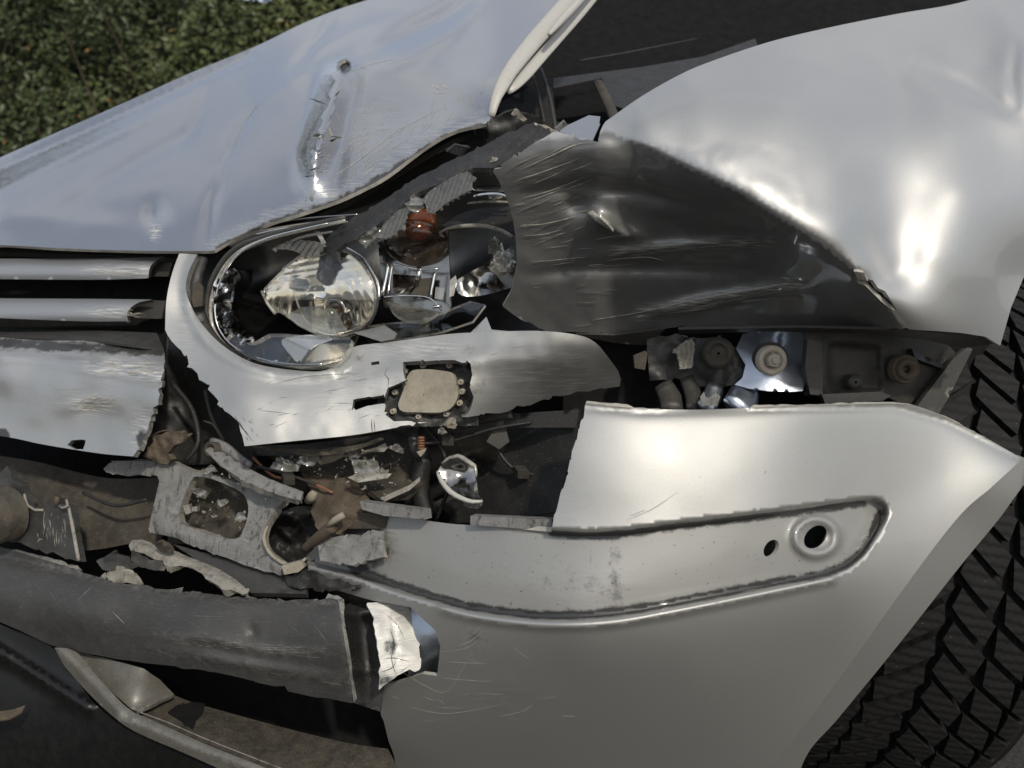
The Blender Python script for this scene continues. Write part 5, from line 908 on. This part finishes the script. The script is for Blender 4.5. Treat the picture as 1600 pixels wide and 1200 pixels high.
loose('lens_shard', 'tall grey lens shard above the upright clear one', [(546, 716), (547, 700), (560, 696), (562, 706), (566, 714), (552, 717)], add(flat(1.32), rough(.01, 12, 5)), M['frost'], M['glassedge'], 5, .01, 'lens shard')
loose('lens_shard', 'curved cream shard lying under the bumper corner edge', [(565, 705), (590, 698), (602, 692), (606, 700), (600, 706), (580, 706)], add(flat(1.31), rough(.01, 12, 6)), M['pale'], M['glassedge'], 5, .008, 'lens shard')
loose('lens_shard', 'crumpled clear shard at the left end of the shelf', jg([(422, 732), (430, 722), (450, 718), (456, 724), (470, 726), (466, 734), (446, 737)], 2, 6), add(flat(1.33), rough(.006, 11, 7)), M['glassy'], M['glassedge'], 3, .008, 'lens shard')
loose('lens_shard', 'crushed clear shard cluster beside the beige wedge', jg([(463, 724), (468, 714), (485, 711), (498, 716), (500, 724), (484, 728)], 2, 6), add(flat(1.325), rough(.006, 11, 9)), M['glassy'], M['glassedge'], 3, .008, 'lens shard')
loose('lens_shard', 'glinting clear chip at the right end of the shelf by the bolt', jg([(606, 700), (618, 696), (632, 700), (622, 707)], 2, 5), add(flat(1.31), rough(.006, 9, 4)), M['glassy'], M['glassedge'], 3, .008, 'lens shard')
loose('lens_shard', 'small tan triangular chip hanging below the copper bolt', [(651, 706), (666, 700), (664, 706), (657, 714)], flat(1.28), M['beige'], M['pale'], 4, .008, 'chip')
loose('plastic_chip', 'tan plastic chip on the dark rail below the beige plate', jg([(698, 665), (706, 661), (715, 664), (710, 670), (700, 669)], 1, 4), add(flat(1.27), rough(.008, 9, 4)), M['beige'], M['beige'], 3, .012, 'chip')
loose('plastic_chip', 'pinkish broken chip left of the tan chip on the rail', jg([(684, 677), (692, 671), (698, 674), (692, 679)], 1, 4), add(flat(1.275), rough(.008, 9, 5)), M['pale'], M['pale'], 3, .01, 'chip')
loose('lens_chip', 'wide clear chip at the top of the grey bracket window', jg([(296, 766), (305, 763), (318, 765), (324, 768), (318, 776), (308, 774)], 1.5, 5), add(flat(1.40), rough(.006, 9, 2)), M['glassy'], M['glassedge'], 3, .008, 'chip')
loose('lens_chip', 'squarish clear chip at the left side of the bracket window', [(286, 790), (295, 788), (299, 801), (290, 804)], flat(1.38), M['glassy'], M['glassedge'], 4, .012, 'chip')
loose('lens_chip', 'tiny square clear chip next to the squarish one in the bracket window', [(300, 792), (308, 791), (308, 799), (300, 799)], flat(1.38), M['glassy'], M['glassedge'], 4, .012, 'chip')
loose('lens_chip', 'bright clear chip in the middle of the bracket window', jg([(338, 784), (348, 780), (354, 788), (344, 793)], 1.5, 4), add(flat(1.375), rough(.006, 9, 3)), M['glassy'], M['glassedge'], 3, .01, 'chip')
loose('lens_chip', 'jagged clear chip by the right leg of the bracket window', jg([(366, 812), (372, 800), (384, 800), (386, 810), (376, 816)], 2, 4), add(flat(1.36), rough(.006, 9, 6)), M['glassy'], M['glassedge'], 3, .008, 'chip')
loose('lens_chip', 'crumpled clear scrap at the top corner of the grey bracket', jg([(316, 738), (326, 728), (336, 734), (324, 742)], 2, 5), add(flat(1.365), rough(.006, 9, 7)), M['glassy'], M['glassedge'], 3, .008, 'chip')
# dead leaf on the ground at the lower left

leaf_f = add(tps([(-30, 1112, 1.37), (0, 1111, 1.365), (40, 1104, 1.375), (0, 1122, 1.35), (30, 1116, 1.36)]), rough(.006, 14, 3))
loose('dead_leaf', 'curled reddish-brown dead leaf caught at the far lower left edge', cr([(-30, 1113), (0, 1111), (22, 1108), (40, 1102), (34, 1112), (15, 1122), (-10, 1126), (-30, 1126)], 6), leaf_f, M['rust'], M['rust'], 5, .003, 'leaf')

def crumbs():
    rg = np.random.default_rng(5); V, F = [], []
    zones = [([(405, 704), (560, 694), (640, 680), (668, 740), (600, 775), (480, 735)], tps([(400, 700, 1.435), (560, 690, 1.445), (660, 680, 1.435), (670, 745, 1.345), (596, 782, 1.285), (470, 730, 1.365)]), 120),
             ([(290, 755), (380, 770), (378, 835), (290, 815)], tps([(262, 730, 1.485), (400, 730, 1.445), (400, 850, 1.405), (262, 850, 1.445)]), 45),
             ([(300, 735), (400, 745), (470, 775), (440, 800), (395, 765)], flat(1.34), 45)]
    for poly, f, n in zones:
        pa = np.array(poly, float)
        k = 0
        while k < n:
            x, y = rg.uniform(pa.min(0), pa.max(0))
            if not inpoly(np.array([x]), np.array([y]), poly)[0]: continue
            k += 1; c = P(x, y, float(f(np.array([x]), np.array([y]))[0])-.004); r_ = rg.uniform(.0008, .0028); b = len(V)
            q = rg.normal(size=(4, 3)); q /= np.linalg.norm(q, axis=1)[:, None]
            for a in q: V.append(c+a*r_)
            F.extend([[b, b+1, b+2], [b, b+2, b+3], [b, b+3, b+1], [b+1, b+3, b+2]])
    o = build('glass_crumbs', V, F, M['glassedge'], None, smooth=False, kind='stuff'); tag(o, 'fine crumbs of shattered lens strewn over the broken bumper structure', 'debris')
crumbs()
